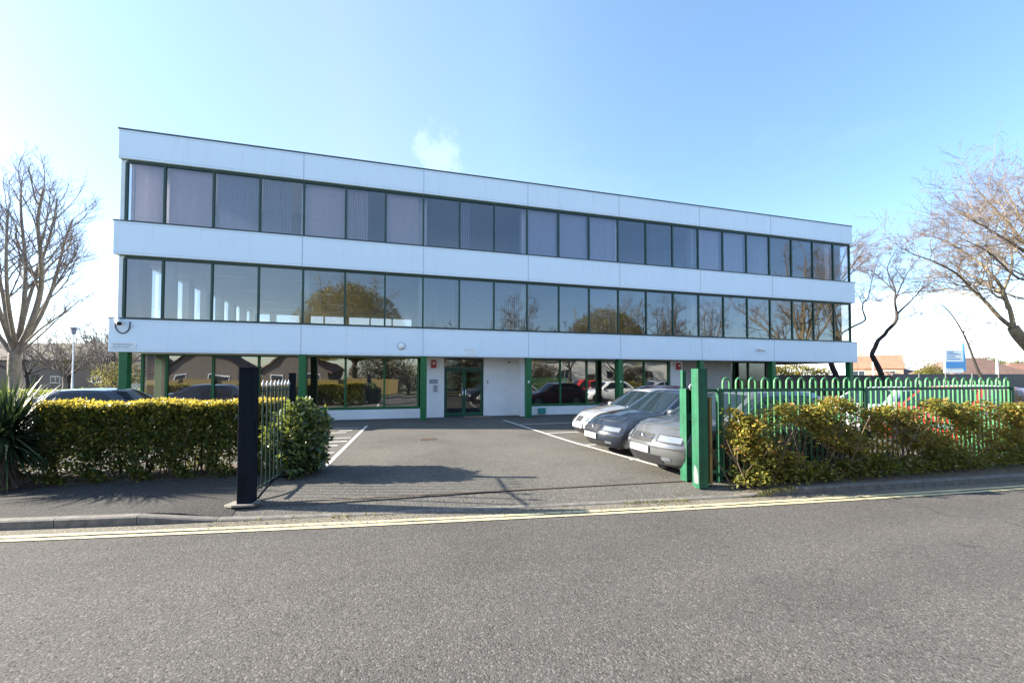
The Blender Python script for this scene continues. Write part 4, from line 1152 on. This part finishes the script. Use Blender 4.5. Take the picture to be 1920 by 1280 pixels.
def right_tree():
    tr = Tree(8); d = 25
    spine(tr, px_limb(d, [(2030, 765), (1985, 715), (1948, 668), (1912, 628), (1902, 612)]), .42, .26)
    ls = [([(1904, 615), (1878, 594), (1848, 560), (1826, 540), (1800, 512, -.5), (1760, 490, -1), (1718, 474, -1), (1694, 462, -1)], .13),
          ([(1903, 612), (1896, 575), (1882, 548), (1852, 528, 1), (1810, 505, 2), (1775, 480, 2)], .15),
          ([(1894, 578), (1884, 540), (1858, 505), (1815, 470, 1), (1770, 445, 1.5), (1730, 438, 1.5)], .12),
          ([(1955, 680), (1975, 600), (1962, 510), (1918, 440), (1872, 385), (1840, 350)], .2),
          ([(1965, 560), (1950, 470, 2), (1915, 390, 2.5), (1895, 345, 3)], .13), ([(1945, 480), (1900, 450, -2), (1850, 420, -2.5), (1805, 395, -3)], .11),
          ([(1975, 610), (2040, 520), (2080, 430), (2070, 350)], .17), ([(1970, 590), (1990, 470, -1), (1975, 370, -1.5), (1960, 318, -1.5)], .14),
          ([(1885, 545), (1905, 490, 1), (1890, 430, 2), (1850, 400, 2)], .09), ([(1960, 520), (1915, 520, -1), (1860, 470, -2), (1800, 440, -2.5)], .1)]
    for pts, r in ls:
        P_, rd = spine(tr, px_limb(d, pts), r, r * .10)
        tr.kids(P_, rd, 1, (P_[-1] - P_[0]).length * .66, SPREAD, first=.26, n=17)
    o = tuple(at((2030 - 960) * d / 758.3, d, 0)); return tr.build('spreading_tree', 'broad leaning tree with sunlit pale limbs and russet twigs at the right edge', o, 'bark_lit', 'twig_red')
rt = right_tree()
def dark_a():
    tr = Tree(12); d = 30
    P0, r0_ = spine(tr, px_limb(d, [(1660, 752), (1655, 712), (1648, 690), (1638, 670), (1636, 662), (1642, 650), (1648, 637), (1660, 627), (1666, 618), (1678, 607), (1684, 596), (1684, 587)]), .195, .10, 2)
    ls = [([(1684, 587), (1681, 562), (1682, 540), (1668, 500), (1690, 462)], .09), ([(1684, 588), (1700, 573), (1714, 560), (1738, 536), (1765, 520, 1)], .08),
          ([(1682, 545), (1655, 520, 1), (1630, 500, 1)], .05), ([(1683, 598), (1704, 592), (1725, 590)], .03), ([(1682, 560), (1700, 520, -1), (1720, 490, -1)], .06)]
    for pts, r in ls:
        P_, rd = spine(tr, px_limb(d, pts), r, r * .12)
        tr.kids(P_, rd, 1, (P_[-1] - P_[0]).length * .62, SPREAD, first=.3, n=12 if r > .04 else 4)
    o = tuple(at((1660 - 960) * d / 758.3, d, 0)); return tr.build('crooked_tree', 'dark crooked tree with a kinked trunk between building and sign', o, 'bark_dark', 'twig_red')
dark_a()
def dark_b():
    tr = Tree(15); d = 28
    spine(tr, px_limb(d, [(1578, 758), (1569, 708), (1559, 682), (1556, 655), (1562, 640)]), .20, .13)
    ls = [([(1560, 645), (1580, 624), (1602, 611), (1619, 603), (1625, 596), (1620, 580), (1622, 566), (1630, 558), (1636, 535), (1644, 505), (1655, 475)], .085),
          ([(1560, 642), (1552, 600), (1566, 545), (1600, 500), (1625, 465)], .13), ([(1566, 545), (1590, 520, 1), (1612, 500, 1), (1640, 480, 1)], .08), ([(1556, 600), (1570, 530, 2), (1590, 470, 2.5), (1610, 455, 2.5)], .1)]
    for pts, r in ls:
        P_, rd = spine(tr, px_limb(d, pts), r, r * .12)
        tr.kids(P_, rd, 1, (P_[-1] - P_[0]).length * .42, SPREAD, first=.5, n=14)
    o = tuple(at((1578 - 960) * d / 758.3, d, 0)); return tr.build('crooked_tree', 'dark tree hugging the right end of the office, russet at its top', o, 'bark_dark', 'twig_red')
dark_b()
def thin_c():
    tr = Tree(19); d = 35
    ls = [([(1850, 750), (1840, 708), (1832, 690), (1817, 645), (1802, 612), (1782, 582), (1762, 565)], .16), ([(1808, 625), (1815, 602), (1819, 588)], .04)]
    for pts, r in ls:
        P_, rd = spine(tr, px_limb(d, pts), r, r * .12)
        tr.kids(P_, rd, 1, (P_[-1] - P_[0]).length * .25, SPREAD, first=.45, n=8)
    o = tuple(at((1850 - 960) * d / 758.3, d, 0)); return tr.build('bare_tree', 'thin leaning bare tree just right of the blue and white sign', o, 'bark_dark', 'twig_grey')
thin_c()
def dome(seed, h, rad, cfg_n, trunk_r, bark, twig, name, label, o, leaves=0, lmat='leaf_olive', group=None, lo=.3, lsize=.22, rmin=.02, flat=.0):
    tr = Tree(seed); rd = tr.r; o = Vector(o)
    cfg = dict(seg=[4, 4, 4, 3], wob=[.2, .28, .34, .4], up=[.05, .06, .05, .04], n=[0, cfg_n[0], cfg_n[1], cfg_n[2]], ang=[40, 45, 48, 50], len=[1, .55, .52, .5], crown=2, first=.25, rmin=rmin, rr=.55, flat=flat)
    tr.limb([o - Vector((0, 0, .3)), o + Vector((.05, .1, h * .12)), o + Vector((-.05, .0, h * lo))], [trunk_r * 1.25, trunk_r, trunk_r * .8], 8)
    nl = 8
    for k in range(nl):
        a = 2 * PI * k / nl + rd.uniform(-.3, .3); e = rd.uniform(.15, 1.0)
        tip = o + Vector((math.cos(a) * rad * (1 - e * .75), math.sin(a) * rad * (1 - e * .75), h * (lo + .15) + (h * (.8 - lo)) * (1 - (1 - e) ** 2)))
        s = o + Vector((0, 0, h * lo * rd.uniform(.75, 1.0))); m = s.lerp(tip, .45) + Vector((rd.uniform(-.4, .4), rd.uniform(-.4, .4), -h * .02))
        pts, rads = spine(tr, [s, m, tip], trunk_r * .5, trunk_r * .14)
        tr.kids(pts, rads, 1, (tip - s).length * .62, cfg, first=.3, n=cfg_n[0] + 2)
    t = tr.build(name, label, tuple(o), bark, twig, group)
    if leaves:
        N = leaves * 3
        P = rng.normal(size=(N, 3)); P /= np.linalg.norm(P, axis=1)[:, None]; P *= (rng.uniform(size=N) ** .4)[:, None]
        P[:, 2] = np.abs(P[:, 2]) if lo > .15 else P[:, 2]
        P = P * np.array([rad, rad, h * (1 - lo)]) ; P[:, 2] += h * lo
        if lo <= .15: P[:, 2] = np.clip(P[:, 2] * .5 + h * .35, .2, h)
        P = P[rng.uniform(size=N) < np.clip(.5 + .6 * wob(P, 5.0 / rad, seed), .02, 1)][:leaves]
        V, F = leaf_arrays(P, lsize * rng.uniform(.6, 1.4, len(P)))
        fast_mesh('leaves', V, F, M[lmat], t)
    return t
# across the left: bare garden trees in front of and behind the long terrace
dome(31, 6.6, 4.6, (6, 6, 5), .22, 'bark_grey', 'twig_grey', 'bare_tree', 'low bare spreading tree in front of the brown terrace, left of the white lamp', at(-52, 47), rmin=.02)
dome(32, 6.8, 4.2, (6, 6, 5), .2, 'bark_grey', 'twig_grey', 'bare_tree', 'bare tree in front of the brown terrace beside the building corner', at(-44.5, 44), rmin=.02)
dome(33, 11.5, 6.5, (6, 6, 5), .3, 'bark_grey', 'twig_grey', 'bare_tree', 'large bare tree rising behind the terrace roof right of the white lamp', at(-82, 80), rmin=.03)
dome(34, 10.0, 5.5, (6, 6, 5), .3, 'bark_grey', 'twig_grey', 'bare_tree', 'bare tree rising behind the terrace roof left of the white lamp', at(-92, 82), rmin=.03)
dome(35, 10.5, 5.0, (6, 6, 5), .3, 'bark_grey', 'twig_grey', 'bare_tree', 'bare tree behind the terrace roof just beside the office corner', at(-76, 78), rmin=.03)
dome(36, 4.0, 2.6, (5, 5, 4), .12, 'bark_dark', 'twig_olive', 'garden_bush', 'dense twiggy bush at the foot of the terrace wall', at(-40.5, 42), 2500, 'leaf_low', lo=.1, lsize=.12)
dome(38, 6.4, 4.4, (6, 6, 5), .2, 'bark_dark', 'twig_grey', 'bare_tree', 'dark twiggy bare tree screening the middle of the brown terrace', at(-48.5, 50), rmin=.022)
dome(39, 6.0, 4.0, (6, 6, 5), .2, 'bark_dark', 'twig_olive', 'bare_tree', 'olive tinted bare tree by the brown terrace door, behind the white lamp', at(-57, 52), rmin=.022)
dome(37, 7.5, 4.5, (5, 5, 5), .2, 'bark_dark', 'twig_grey', 'bare_tree', 'bare tree mostly hidden behind the left edge tree', at(-60, 50), rmin=.02)
# right distance
dome(41, 4.2, 2.1, (5, 5, 4), .14, 'bark_dark', 'twig_olive', 'evergreen_tree', 'small dark evergreen between the brick house and the sign', at(62, 60), 5000, 'leaf_low', lo=.12, lsize=.2)
dome(42, 7.2, 5.2, (6, 6, 5), .25, 'bark_dark', 'twig_red', 'bare_tree', 'hazy purple bare tree right behind the brick house', at(96.5, 102), rmin=.03)
dome(43, 6.6, 4.2, (5, 5, 4), .3, 'bark_dark', 'twig_olive', 'evergreen_tree', 'dark rounded evergreen behind the bungalow roofs right of the sign', at(112, 95), 7000, 'leaf_low', lo=.3, lsize=.35)
dome(44, 6.0, 2.2, (5, 5, 4), .2, 'bark_dark', 'twig_olive', 'evergreen_tree', 'small rounded evergreen right of the pale lamp column', at(115, 92), 3500, 'leaf_low', lo=.25, lsize=.3)
# over the road, mirrored in the windows
oak = dome(51, 15.2, 8.8, (7, 7, 6), .5, 'bark_grey', 'twig_olive', 'dome_tree', 'big olive domed tree over the road, mirrored in the first floor windows', (1.2, -45, 0), 70000, 'leaf_olive', lo=.3, lsize=.24, rmin=.022)
def again(src, label, loc, s=1.0, rz=0.0, group=None):
    c = copy_tree(src); c.location = loc; c.scale = (s, s, s); c.rotation_euler = (0, 0, rz)
    c['label'] = label
    return c
again(oak, 'smaller domed tree over the road, mirrored near the middle windows', (41.5, -45, 0), .88, 1.0)
b1 = dome(52, 14.0, 6.5, (7, 7, 6), .35, 'bark_grey', 'twig_grey', 'bare_tree', 'bare grey tree over the road, mirrored right of the entrance', (26.5, -46, 0), rmin=.02)
again(b1, 'tall bare tree over the road, first of three by the brown bushes', (47.5, -44, 0), 1.0, 2.0)
again(b1, 'tall bare tree over the road, second of three by the brown bushes', (54.5, -46, 0), 1.1, 4.0)
again(b1, 'tall bare tree over the road, third of three by the brown bushes', (61.5, -44, 0), 1.02, 5.0)
b2 = dome(53, 18.5, 9.0, (8, 7, 6), .42, 'bark_lit', 'twig_red', 'spreading_tree', 'huge bare russet tree over the road, mirrored at the right end', (60, -25, 0), lo=.28, rmin=.016)
again(b2, 'second huge bare tree over the road beyond the first', (73, -29, 0), 1.1, 2.2)
b3 = dome(56, 8.5, 4.2, (6, 6, 5), .2, 'bark_dark', 'twig_grey', 'bare_tree', 'dark trunked bare tree in front of the pale workshop, nearest the entrance', (21, -30.5, 0), lo=.35, rmin=.016)
again(b3, 'dark trunked bare tree in front of the middle of the pale workshop', (30, -31, 0), 1.05, 1.8)
again(b3, 'dark trunked bare tree before the far end of the pale workshop', (36, -30, 0), .95, 3.9)
again(b3, 'dark trunked bare tree past the far end of the pale workshop', (46, -31, 0), 1.1, 5.2)
dome(54, 4.2, 3.0, (5, 5, 4), .12, 'bark_dark', 'twig_olive', 'evergreen_bush', 'dark evergreen bush over the road beside the bungalows', (9, -33, 0), 5000, 'leaf_low', lo=.1, lsize=.16)
dome(55, 7.5, 4.0, (6, 6, 5), .18, 'bark_lit', 'twig_grey', 'bare_tree', 'pale barked bare tree over the road opposite the entrance', (13, -30, 0), rmin=.016)

for k, (x, y, h, r_) in enumerate(((6, -31, 5.6, 3.2), (16.5, -32, 6.0, 3.0), (26.5, -33, 4.6, 2.8), (40, -32, 4.4, 3.0), (52, -34, 6.0, 4.0))):
    src = dome(60, 6, 3.6, (5, 5, 4), .16, 'bark_dark', 'twig_olive', 'garden_bush', '', (x, y, 0), 9000, 'leaf_dusk', lo=.08, lsize=.2) if k == 0 else copy_tree(src)
    src.location = (x, y, 0); src.scale = (r_ / 3.6, r_ / 3.6, h / 6); src.rotation_euler.z = k * 1.3
    src['label'] = ('first', 'second', 'third', 'fourth', 'fifth', 'sixth', 'seventh')[k] + ' dark garden bush from the bungalows along the road opposite'
    src['group'] = 'dark bushes along the opposite side of the road'

# ---------------------------------------------------------------- houses
def house(name, label, loc, rz, w, d, ev, rg, wall, roof, hip=0.0, chim=True, wins=(), doors=(), cat='house', gable_win=False):
    t = thing(name, label, cat, tuple(loc), rz)
    hw, hd = w / 2, d / 2
    mb = MB(); e2 = ev
    if hip == 0:
        for x0 in (-hw, hw):
            pass
        mb.prism([(-hd, -.2), (hd, -.2), (hd, ev), (0, rg - .12), (-hd, ev)], lambda p: (-hw, p[0], p[1]), lambda p: (hw, p[0], p[1]))
    else:
        mb.box(-hw, -hd, -.2, hw, hd, ev)
    wl = mb.build('wall', M[wall], t, fix=True)
    mb = MB(); ov = .35; dz = (rg - ev) / hd * ov
    hx = hw - hip if hip else hw + ov * .6
    ex = hw + (ov if hip else ov * .6)
    A = [(-ex, -hd - ov, ev - dz), (ex, -hd - ov, ev - dz), (ex, hd + ov, ev - dz), (-ex, hd + ov, ev - dz)]
    r1_, r2_ = (-hx, 0, rg), (hx, 0, rg)
    th = .14
    def up(p): return (p[0], p[1], p[2] + th)
    lo = A + [r1_, r2_]; hi = [up(p) for p in lo]
    fs = [(0, 1, 5, 4), (2, 3, 4, 5), (1, 2, 5), (3, 0, 4)] if hip else [(0, 1, 5, 4), (2, 3, 4, 5)]
    n = 6
    mb.add(lo + hi, [tuple(reversed(f)) for f in fs] + [tuple(i + n for i in f) for f in fs] + [(0, 1, 7, 6), (2, 3, 9, 8)] + ([(1, 2, 8, 7), (3, 0, 6, 9)] if hip else [(1, 5, 11, 7), (5, 2, 8, 11), (3, 4, 10, 9), (4, 0, 6, 10)]))
    rf = mb.build('roof', M[roof], t, fix=True)
    if chim:
        mb = MB(); mb.box(-hw * .45 - .3, -.3, ev, -hw * .45 + .3, .3, rg + .8); mb.box(-hw * .45 - .35, -.35, rg + .62, -hw * .45 + .35, .35, rg + .75)
        for q in (-.13, .13): mb.tube([(-hw * .45 + q, 0, rg + .8), (-hw * .45 + q, 0, rg + 1.1)], .09, 8)
        mb.build('chimney', M[wall], rf)
    for (x, z, ww, hh) in wins:
        mb = MB(); y = -hd - .02
        mb.box(x - ww / 2, y - .03, z, x + ww / 2, y + .01, z + .07); mb.box(x - ww / 2, y - .03, z + hh - .07, x + ww / 2, y + .01, z + hh)
        for q in (-.5, -.02, .46): mb.box(x + q * ww, y - .03, z + .07, x + q * ww + .05, y + .01, z + hh - .07)
        f = mb.build('window', M['white'], t)
        mb = MB(); mb.quad((x - ww / 2 + .03, y - .005, z + .05), (x + ww / 2 - .03, y - .005, z + .05), (x + ww / 2 - .03, y - .005, z + hh - .05), (x - ww / 2 + .03, y - .005, z + hh - .05)); mb.build('pane', M['house_glass'], f)
    if gable_win:
        mb = MB(); mb.box(-hw - .04, -.7, ev - 1.5, -hw + .01, .7, ev - .2); mb.build('window', M['white'], t)
    for x in doors:
        mb = MB(); mb.box(x - .48, -hd - .05, 0, x + .48, -hd + .0, 2.08); dd = mb.build('door', M['timber'], t)
        mb = MB(); mb.ell((x + .38, -hd - .08, 1.0), (.03, .03, .03)); mb.build('handle', M['steel'], dd)
    return t
house('terraced_row', 'long low brown terrace with a dark roof behind bare trees at the left', at(-72, 63), -YAW, 44, 9, 4.3, 6.9, 'brick_grey', 'roof_dark', chim=True, wins=[(x, .9, 1.4, 1.0) for x in (-18, -12, -6, 0, 6, 12, 18)], doors=(-9, 3, 15), cat='terrace')
house('pale_house', 'pale walled house glimpsed past the green corner column', at(-43.5, 52), -YAW, 7, 7, 2.6, 4.6, 'render_white', 'roof_dark', chim=False, wins=[(-1.5, .9, 1.6, 1.2), (1.6, .9, 1.6, 1.2)])
house('brick_house', 'orange brick house with a pointed gable and orange roof at the right', at(80.5, 90), -YAW - R(40), 9, 7.4, 3.9, 6.6, 'brick', 'roof_red', wins=[(-2.6, 1.8, 2.2, 1.5), (2.4, 1.8, 2.0, 1.5)], gable_win=False)
house('bungalow', 'brown roofed bungalow behind the blue and white sign', at(90, 80), -YAW, 15, 9, 2.4, 5.6, 'render_white', 'roof_brown', hip=4.5, chim=False, wins=[(-4, .9, 2, 1.2), (3, .9, 2, 1.2)])
house('bungalow', 'low pale walled bungalow with an orange roof at the far right', at(108, 84), -YAW, 17, 8, 2.9, 4.6, 'render_white', 'roof_red', hip=3.5, chim=False, wins=[(-5, 1.0, 2, 1.2), (0, 1.0, 2, 1.2), (5, 1.0, 2, 1.2)])
house('bungalow', 'low tan roofed bungalow left of the small dark evergreen', at(83, 88), -YAW, 10, 8, 2.3, 3.6, 'render_white', 'roof_brown', hip=3, chim=False, wins=[(0, .8, 2, 1.1)])
house('pale_workshop', 'long pale rendered workshop over the road, mirrored right of the entrance', (33, -40, 0), PI, 32, 9, 4.6, 6.2, 'render_white', 'roof_brown', chim=False, wins=[(x, 1.4, 2.4, 1.4) for x in (-12, -6, 2, 9)], doors=(-2,), cat='workshop')
# bungalows over the road: gables to the street
for x, lab, wl, rf in ((-22.5, 'gabled grey bungalow over the road, farthest from the entrance', 'render_white', 'roof_brown'), (-13.0, 'gabled brown bungalow over the road, mirrored behind the gate', 'brick_grey', 'roof_dark'), (-3.5, 'gabled bungalow over the road nearest the entrance', 'brick_grey', 'roof_brown')):
    t = house('bungalow', lab, (x, -37, 0), R(90), 10, 7.4, 2.5, 5.0, wl, rf, chim=True)
    for q in (-1.8, 1.8):
        mb = MB(); mb.box(5.0, q - .8, .9, 5.04, q + .8, 2.1); f = mb.build('window', M['white'], t)
        mb = MB(); mb.box(5.041, q - .7, 1.0, 5.05, q + .7, 2.0); mb.build('pane', M['house_glass'], f)
    t.rotation_euler.z = R(90)
o = (-8, -27, 0)
t = thing('garden_fence', 'brown boarded garden fence along the bungalows over the road', 'fence', o)
MB(o).box(-30, -27.02, 0, 8, -26.98, 1.5).build('board_panel', M['postwood'], t)
for k in range(14):
    MB(o).box(-30 + k * 2.9, -26.98, 0, -29.88 + k * 2.9, -26.88, 1.6).build('post', M['timber'], t)

# ---------------------------------------------------------------- wall, lamps, sign in the distance at the right
a = at(20, 37.5); b = at(38, 40.5); c = at(64, 40)
for p, q, mat, lab, nm, h in ((a, b, 'timber', 'long dark boarded fence seen under and beyond the right end', 'boundary_fence', 2.0), (b, c, 'wallgrey', 'long grey block wall behind the far end of the railing', 'boundary_wall', 2.12)):
    d = (q - p); ln = d.length; ang = math.atan2(d.y, d.x); o = (p + q) / 2
    t = thing(nm, lab, 'fence' if 'fence' in nm else 'wall', (o.x, o.y, 0), ang)
    k = int(ln / 2.4)
    MB().box(-ln / 2, -.06, -.1, ln / 2, .06, h).build('boarding' if 'fence' in nm else 'blockwork', M[mat], t)
    for i in range(k + 1):
        xx = -ln / 2 + .06 + (ln - .12) * i / k
        MB().box(xx - .06, -.14, -.1, xx + .06, -.062, h + .05).build('post', M[mat], t)
# golden hedge in the sun behind the undercroft
hb = at(36, 56)
o = tuple(hb)
P = rng.uniform(-1, 1, (16000, 3)); P = P[np.linalg.norm(P, axis=1) < 1.0][:7000] * np.array([9, 1.6, 1.5]); P[:, 2] += 2.4 + .5 * wob(P, .7, 2)
ca, sa = math.cos(-YAW), math.sin(-YAW); P[:, :2] = P[:, :2] @ np.array([[ca, sa], [-sa, ca]])
V, F = leaf_arrays(P, .3 * rng.uniform(.6, 1.3, len(P)))
t = thing('hedge', 'sunlit golden hedge seen under the right end of the building', 'hedge', o)
fast_mesh('foliage', V, F, M['leaf_olive'], t)
MB().box(-.05, -.05, 0, .05, .05, 2.2).build('stem', M['stem'], t)
def lamp(name, label, loc, h, r, arm, rz, mat='whiteplastic', lantern=False):
    t = thing(name, label, 'street lamp', tuple(loc), rz)
    mb = MB(); mb.tube([(0, 0, -.1), (0, 0, 1.2), (0, 0, 1.25), (0, 0, h)], [r * 1.5, r * 1.4, r, r * .7], 12); mb.build('column', M[mat], t, smooth=40)
    if lantern:
        mb = MB(); mb.tube([(0, 0, h), (0, 0, h + .1), (0, 0, h + .55), (0, 0, h + .62)], [.08, .16, .24, .10], 12); mb.build('lantern', M['greyplate'], t, smooth=40)
        mb = MB(); mb.tube([(0, 0, h + .62), (0, 0, h + .68), (0, 0, h + .8)], [.42, .40, .05], 14); mb.build('hood', M['greyplate'], t, smooth=30)
    else:
        mb = MB(); mb.tube([(0, 0, h), (.15 * arm, 0, h + .12), (arm, 0, h + .18)], r * .6, 8); mb.build('arm', M[mat], t, smooth=50)
        mb = MB(); mb.ell((arm + .3, 0, h + .16), (.48, .16, .09)); mb.build('lantern', M['greyplate'], t, smooth=60)
    return t
lamp('street_lamp', 'white lamp column with hooded lantern in front of the terrace at the left', at(-44, 40.5), 6.0, .062, 0, 0, 'whiteplastic', True)
lamp('street_lamp', 'tall pale street lamp with a short arm right of the building', at(40.2, 45), 10.2, .085, .5, -YAW, 'whiteplastic')
lamp('street_lamp', 'slim pale lamp column among the bungalows at the far right', at(58.2, 48.5), 8.2, .12, .6, -YAW + PI, 'whiteplastic')
# blue and white totem sign
o = at(54.6, 50); rz = -YAW - R(4)
t = thing('totem_sign', 'blue and white totem sign standing above the dark fence', 'sign', (o.x, o.y, 0), rz)
MB().box(-1.05, -.10, 2.35, 1.05, .10, 5.2).build('panel', M['sign_white'], t, bevel=.02)
MB().box(-.98, -.125, 2.95, .98, -.102, 3.75).build('blue_field', M['sign_blue'], t)
mb = MB(); mb.prism([(1.06, 2.6), (1.06, 6.0), (1.22, 6.0), (1.34, 2.6)], lambda p: (p[0], -.12, p[1]), lambda p: (p[0], .12, p[1])); mb.build('edge_fin', M['sign_blue'], t, fix=True)
mb = MB()
for z, wd_ in ((4.05, .8), (4.35, .5), (4.65, .75), (4.9, .4)): mb.box(-.85, -.118, z, -.85 + 1.9 * wd_, -.102, z + .1)
mb.build('lettering', M['sign_blue'], t)
mb = MB()
for x in (-.7, .7): mb.box(x - .07, -.06, -.1, x + .07, .06, 2.349)
mb.build('leg', M['steel'], t)

# ---------------------------------------------------------------- sky, sun, camera
SUN_EL, SUN_AZ = R(23), math.atan2(-math.cos(R(16)), math.sin(R(16)))     # azimuth from +Y towards +X
w = bpy.data.worlds.new('World'); S.world = w; w.use_nodes = True
t = w.node_tree; t.nodes.clear()
wo = t.nodes.new('ShaderNodeOutputWorld'); bg = t.nodes.new('ShaderNodeBackground')
sky = t.nodes.new('ShaderNodeTexSky'); sky.sky_type = 'NISHITA'; sky.sun_disc = False
sky.sun_elevation = SUN_EL; sky.sun_rotation = SUN_AZ
sky.altitude = 20; sky.air_density = 1.0; sky.dust_density = 1.2; sky.ozone_density = 2.0
co = t.nodes.new('ShaderNodeTexCoord')
sx = t.nodes.new('ShaderNodeSeparateXYZ'); L(t, co.outputs['Generated'], sx.inputs[0])
def vdot(v):
    n = t.nodes.new('ShaderNodeVectorMath'); n.operation = 'DOT_PRODUCT'; L(t, co.outputs['Generated'], n.inputs[0]); n.inputs[1].default_value = v; return n.outputs['Value']
def smap(val, a, b, c0=0.0, c1=1.0):
    n = t.nodes.new('ShaderNodeMapRange'); n.interpolation_type = 'SMOOTHSTEP'; L(t, val, n.inputs[0])
    n.inputs[1].default_value = a; n.inputs[2].default_value = b; n.inputs[3].default_value = c0; n.inputs[4].default_value = c1; return n.outputs[0]
zz = mathn(t, 'ADD', mathn(t, 'MAXIMUM', sx.outputs[2], 0.0), .06)
cv = t.nodes.new('ShaderNodeCombineXYZ'); L(t, mathn(t, 'DIVIDE', sx.outputs[0], zz), cv.inputs[0]); L(t, mathn(t, 'DIVIDE', sx.outputs[1], zz), cv.inputs[1])
cn = noise(t, cv.outputs[0], .55, 6, .6)
low = mathn(t, 'MULTIPLY', smap(sx.outputs[2], .17, .08), smap(vdot((.87, .5, 0)), .55, .95))
cl = mathn(t, 'MULTIPLY', ramp(t, cn, [(.36, (0, 0, 0)), (.60, (1, 1, 1))]), low)
# one small puff over the roof, straight ahead
pd_ = Vector((math.sin(YAW), math.cos(YAW), 0)) * 758.3 + RT * (826 - 960) + Vector((0, 0, 707.5 - 285)); pd_.normalize()
puff_n = noise(t, co.outputs['Generated'], 16, 5, .65)
puff = mathn(t, 'MULTIPLY', smap(mathn(t, 'ADD', vdot(tuple(pd_)), mathn(t, 'MULTIPLY', mathn(t, 'SUBTRACT', puff_n, .5), .010)), .9978, 1.0008), .07)
# thin veil high up, different over the road so the windows have something to mirror
veil = mathn(t, 'MULTIPLY', ramp(t, noise(t, cv.outputs[0], .35, 7, .65), [(.5, (0, 0, 0)), (.8, (1, 1, 1))]), .06)
fac = mathn(t, 'MAXIMUM', mathn(t, 'MAXIMUM', cl, puff), veil)
SKYMIX = mixc(t, fac, mixc(t, 1.0, mixc(t, 1.0, sky.outputs[0], (1.0, 1.05, 1.12), 'MULTIPLY'), mixc(t, 1.0, ramp(t, smap(vdot(tuple(RT)), -.8, .8), [(0, (.64, .70, .80)), (.22, (1.08, .95, .96)), (.5, (1.14, 1.08, 1.0)), (1, (.74, .79, .86))]), ramp(t, smap(sx.outputs[2], .30, .70), [(0, (1, 1, 1)), (1, (1.10, 1.12, 1.02))]), 'MULTIPLY'), 'MULTIPLY'), (9.0, 9.6, 10.2))
L(t, SKYMIX, bg.inputs['Color']); bg.inputs['Strength'].default_value = .09
L(t, bg.outputs[0], wo.inputs['Surface'])
sd = Vector((math.sin(SUN_AZ) * math.cos(SUN_EL), math.cos(SUN_AZ) * math.cos(SUN_EL), math.sin(SUN_EL)))
ld = bpy.data.lights.new('sun', 'SUN'); ld.energy = 4.7; ld.angle = R(.53); ld.color = (1, .91, .77)
lo_ = bpy.data.objects.new('sun', ld); COL.objects.link(lo_); lo_.rotation_euler = (-sd).to_track_quat('-Z', 'Y').to_euler(); lo_.location = (-30, 10, 30)
cd = bpy.data.cameras.new('camera'); cd.sensor_width = 36; cd.lens = 758.3116 / 1920 * 36; cd.shift_y = 48.313 / 1920; cd.clip_start = .05; cd.clip_end = 2000
cam = bpy.data.objects.new('camera', cd); COL.objects.link(cam); cam.location = CAM
PIT, ROL = 0.0253621, 0.000786
fwv = Vector((math.sin(YAW) * math.cos(PIT), math.cos(YAW) * math.cos(PIT), math.sin(PIT)))
r_v = RT; u_v = r_v.cross(fwv)
r2 = r_v * math.cos(ROL) + u_v * math.sin(ROL); u2 = -r_v * math.sin(ROL) + u_v * math.cos(ROL)
mw = Matrix(((r2.x, u2.x, -fwv.x), (r2.y, u2.y, -fwv.y), (r2.z, u2.z, -fwv.z)))
cam.rotation_euler = mw.to_euler()
S.camera = cam
S.view_settings.view_transform = 'Standard'; S.view_settings.look = 'None'; S.view_settings.exposure = 2.25; S.view_settings.gamma = 1.0
w.cycles.sampling_method = 'MANUAL'; w.cycles.sample_map_resolution = 1024; S.cycles.max_bounces = 8; S.cycles.transparent_max_bounces = 24
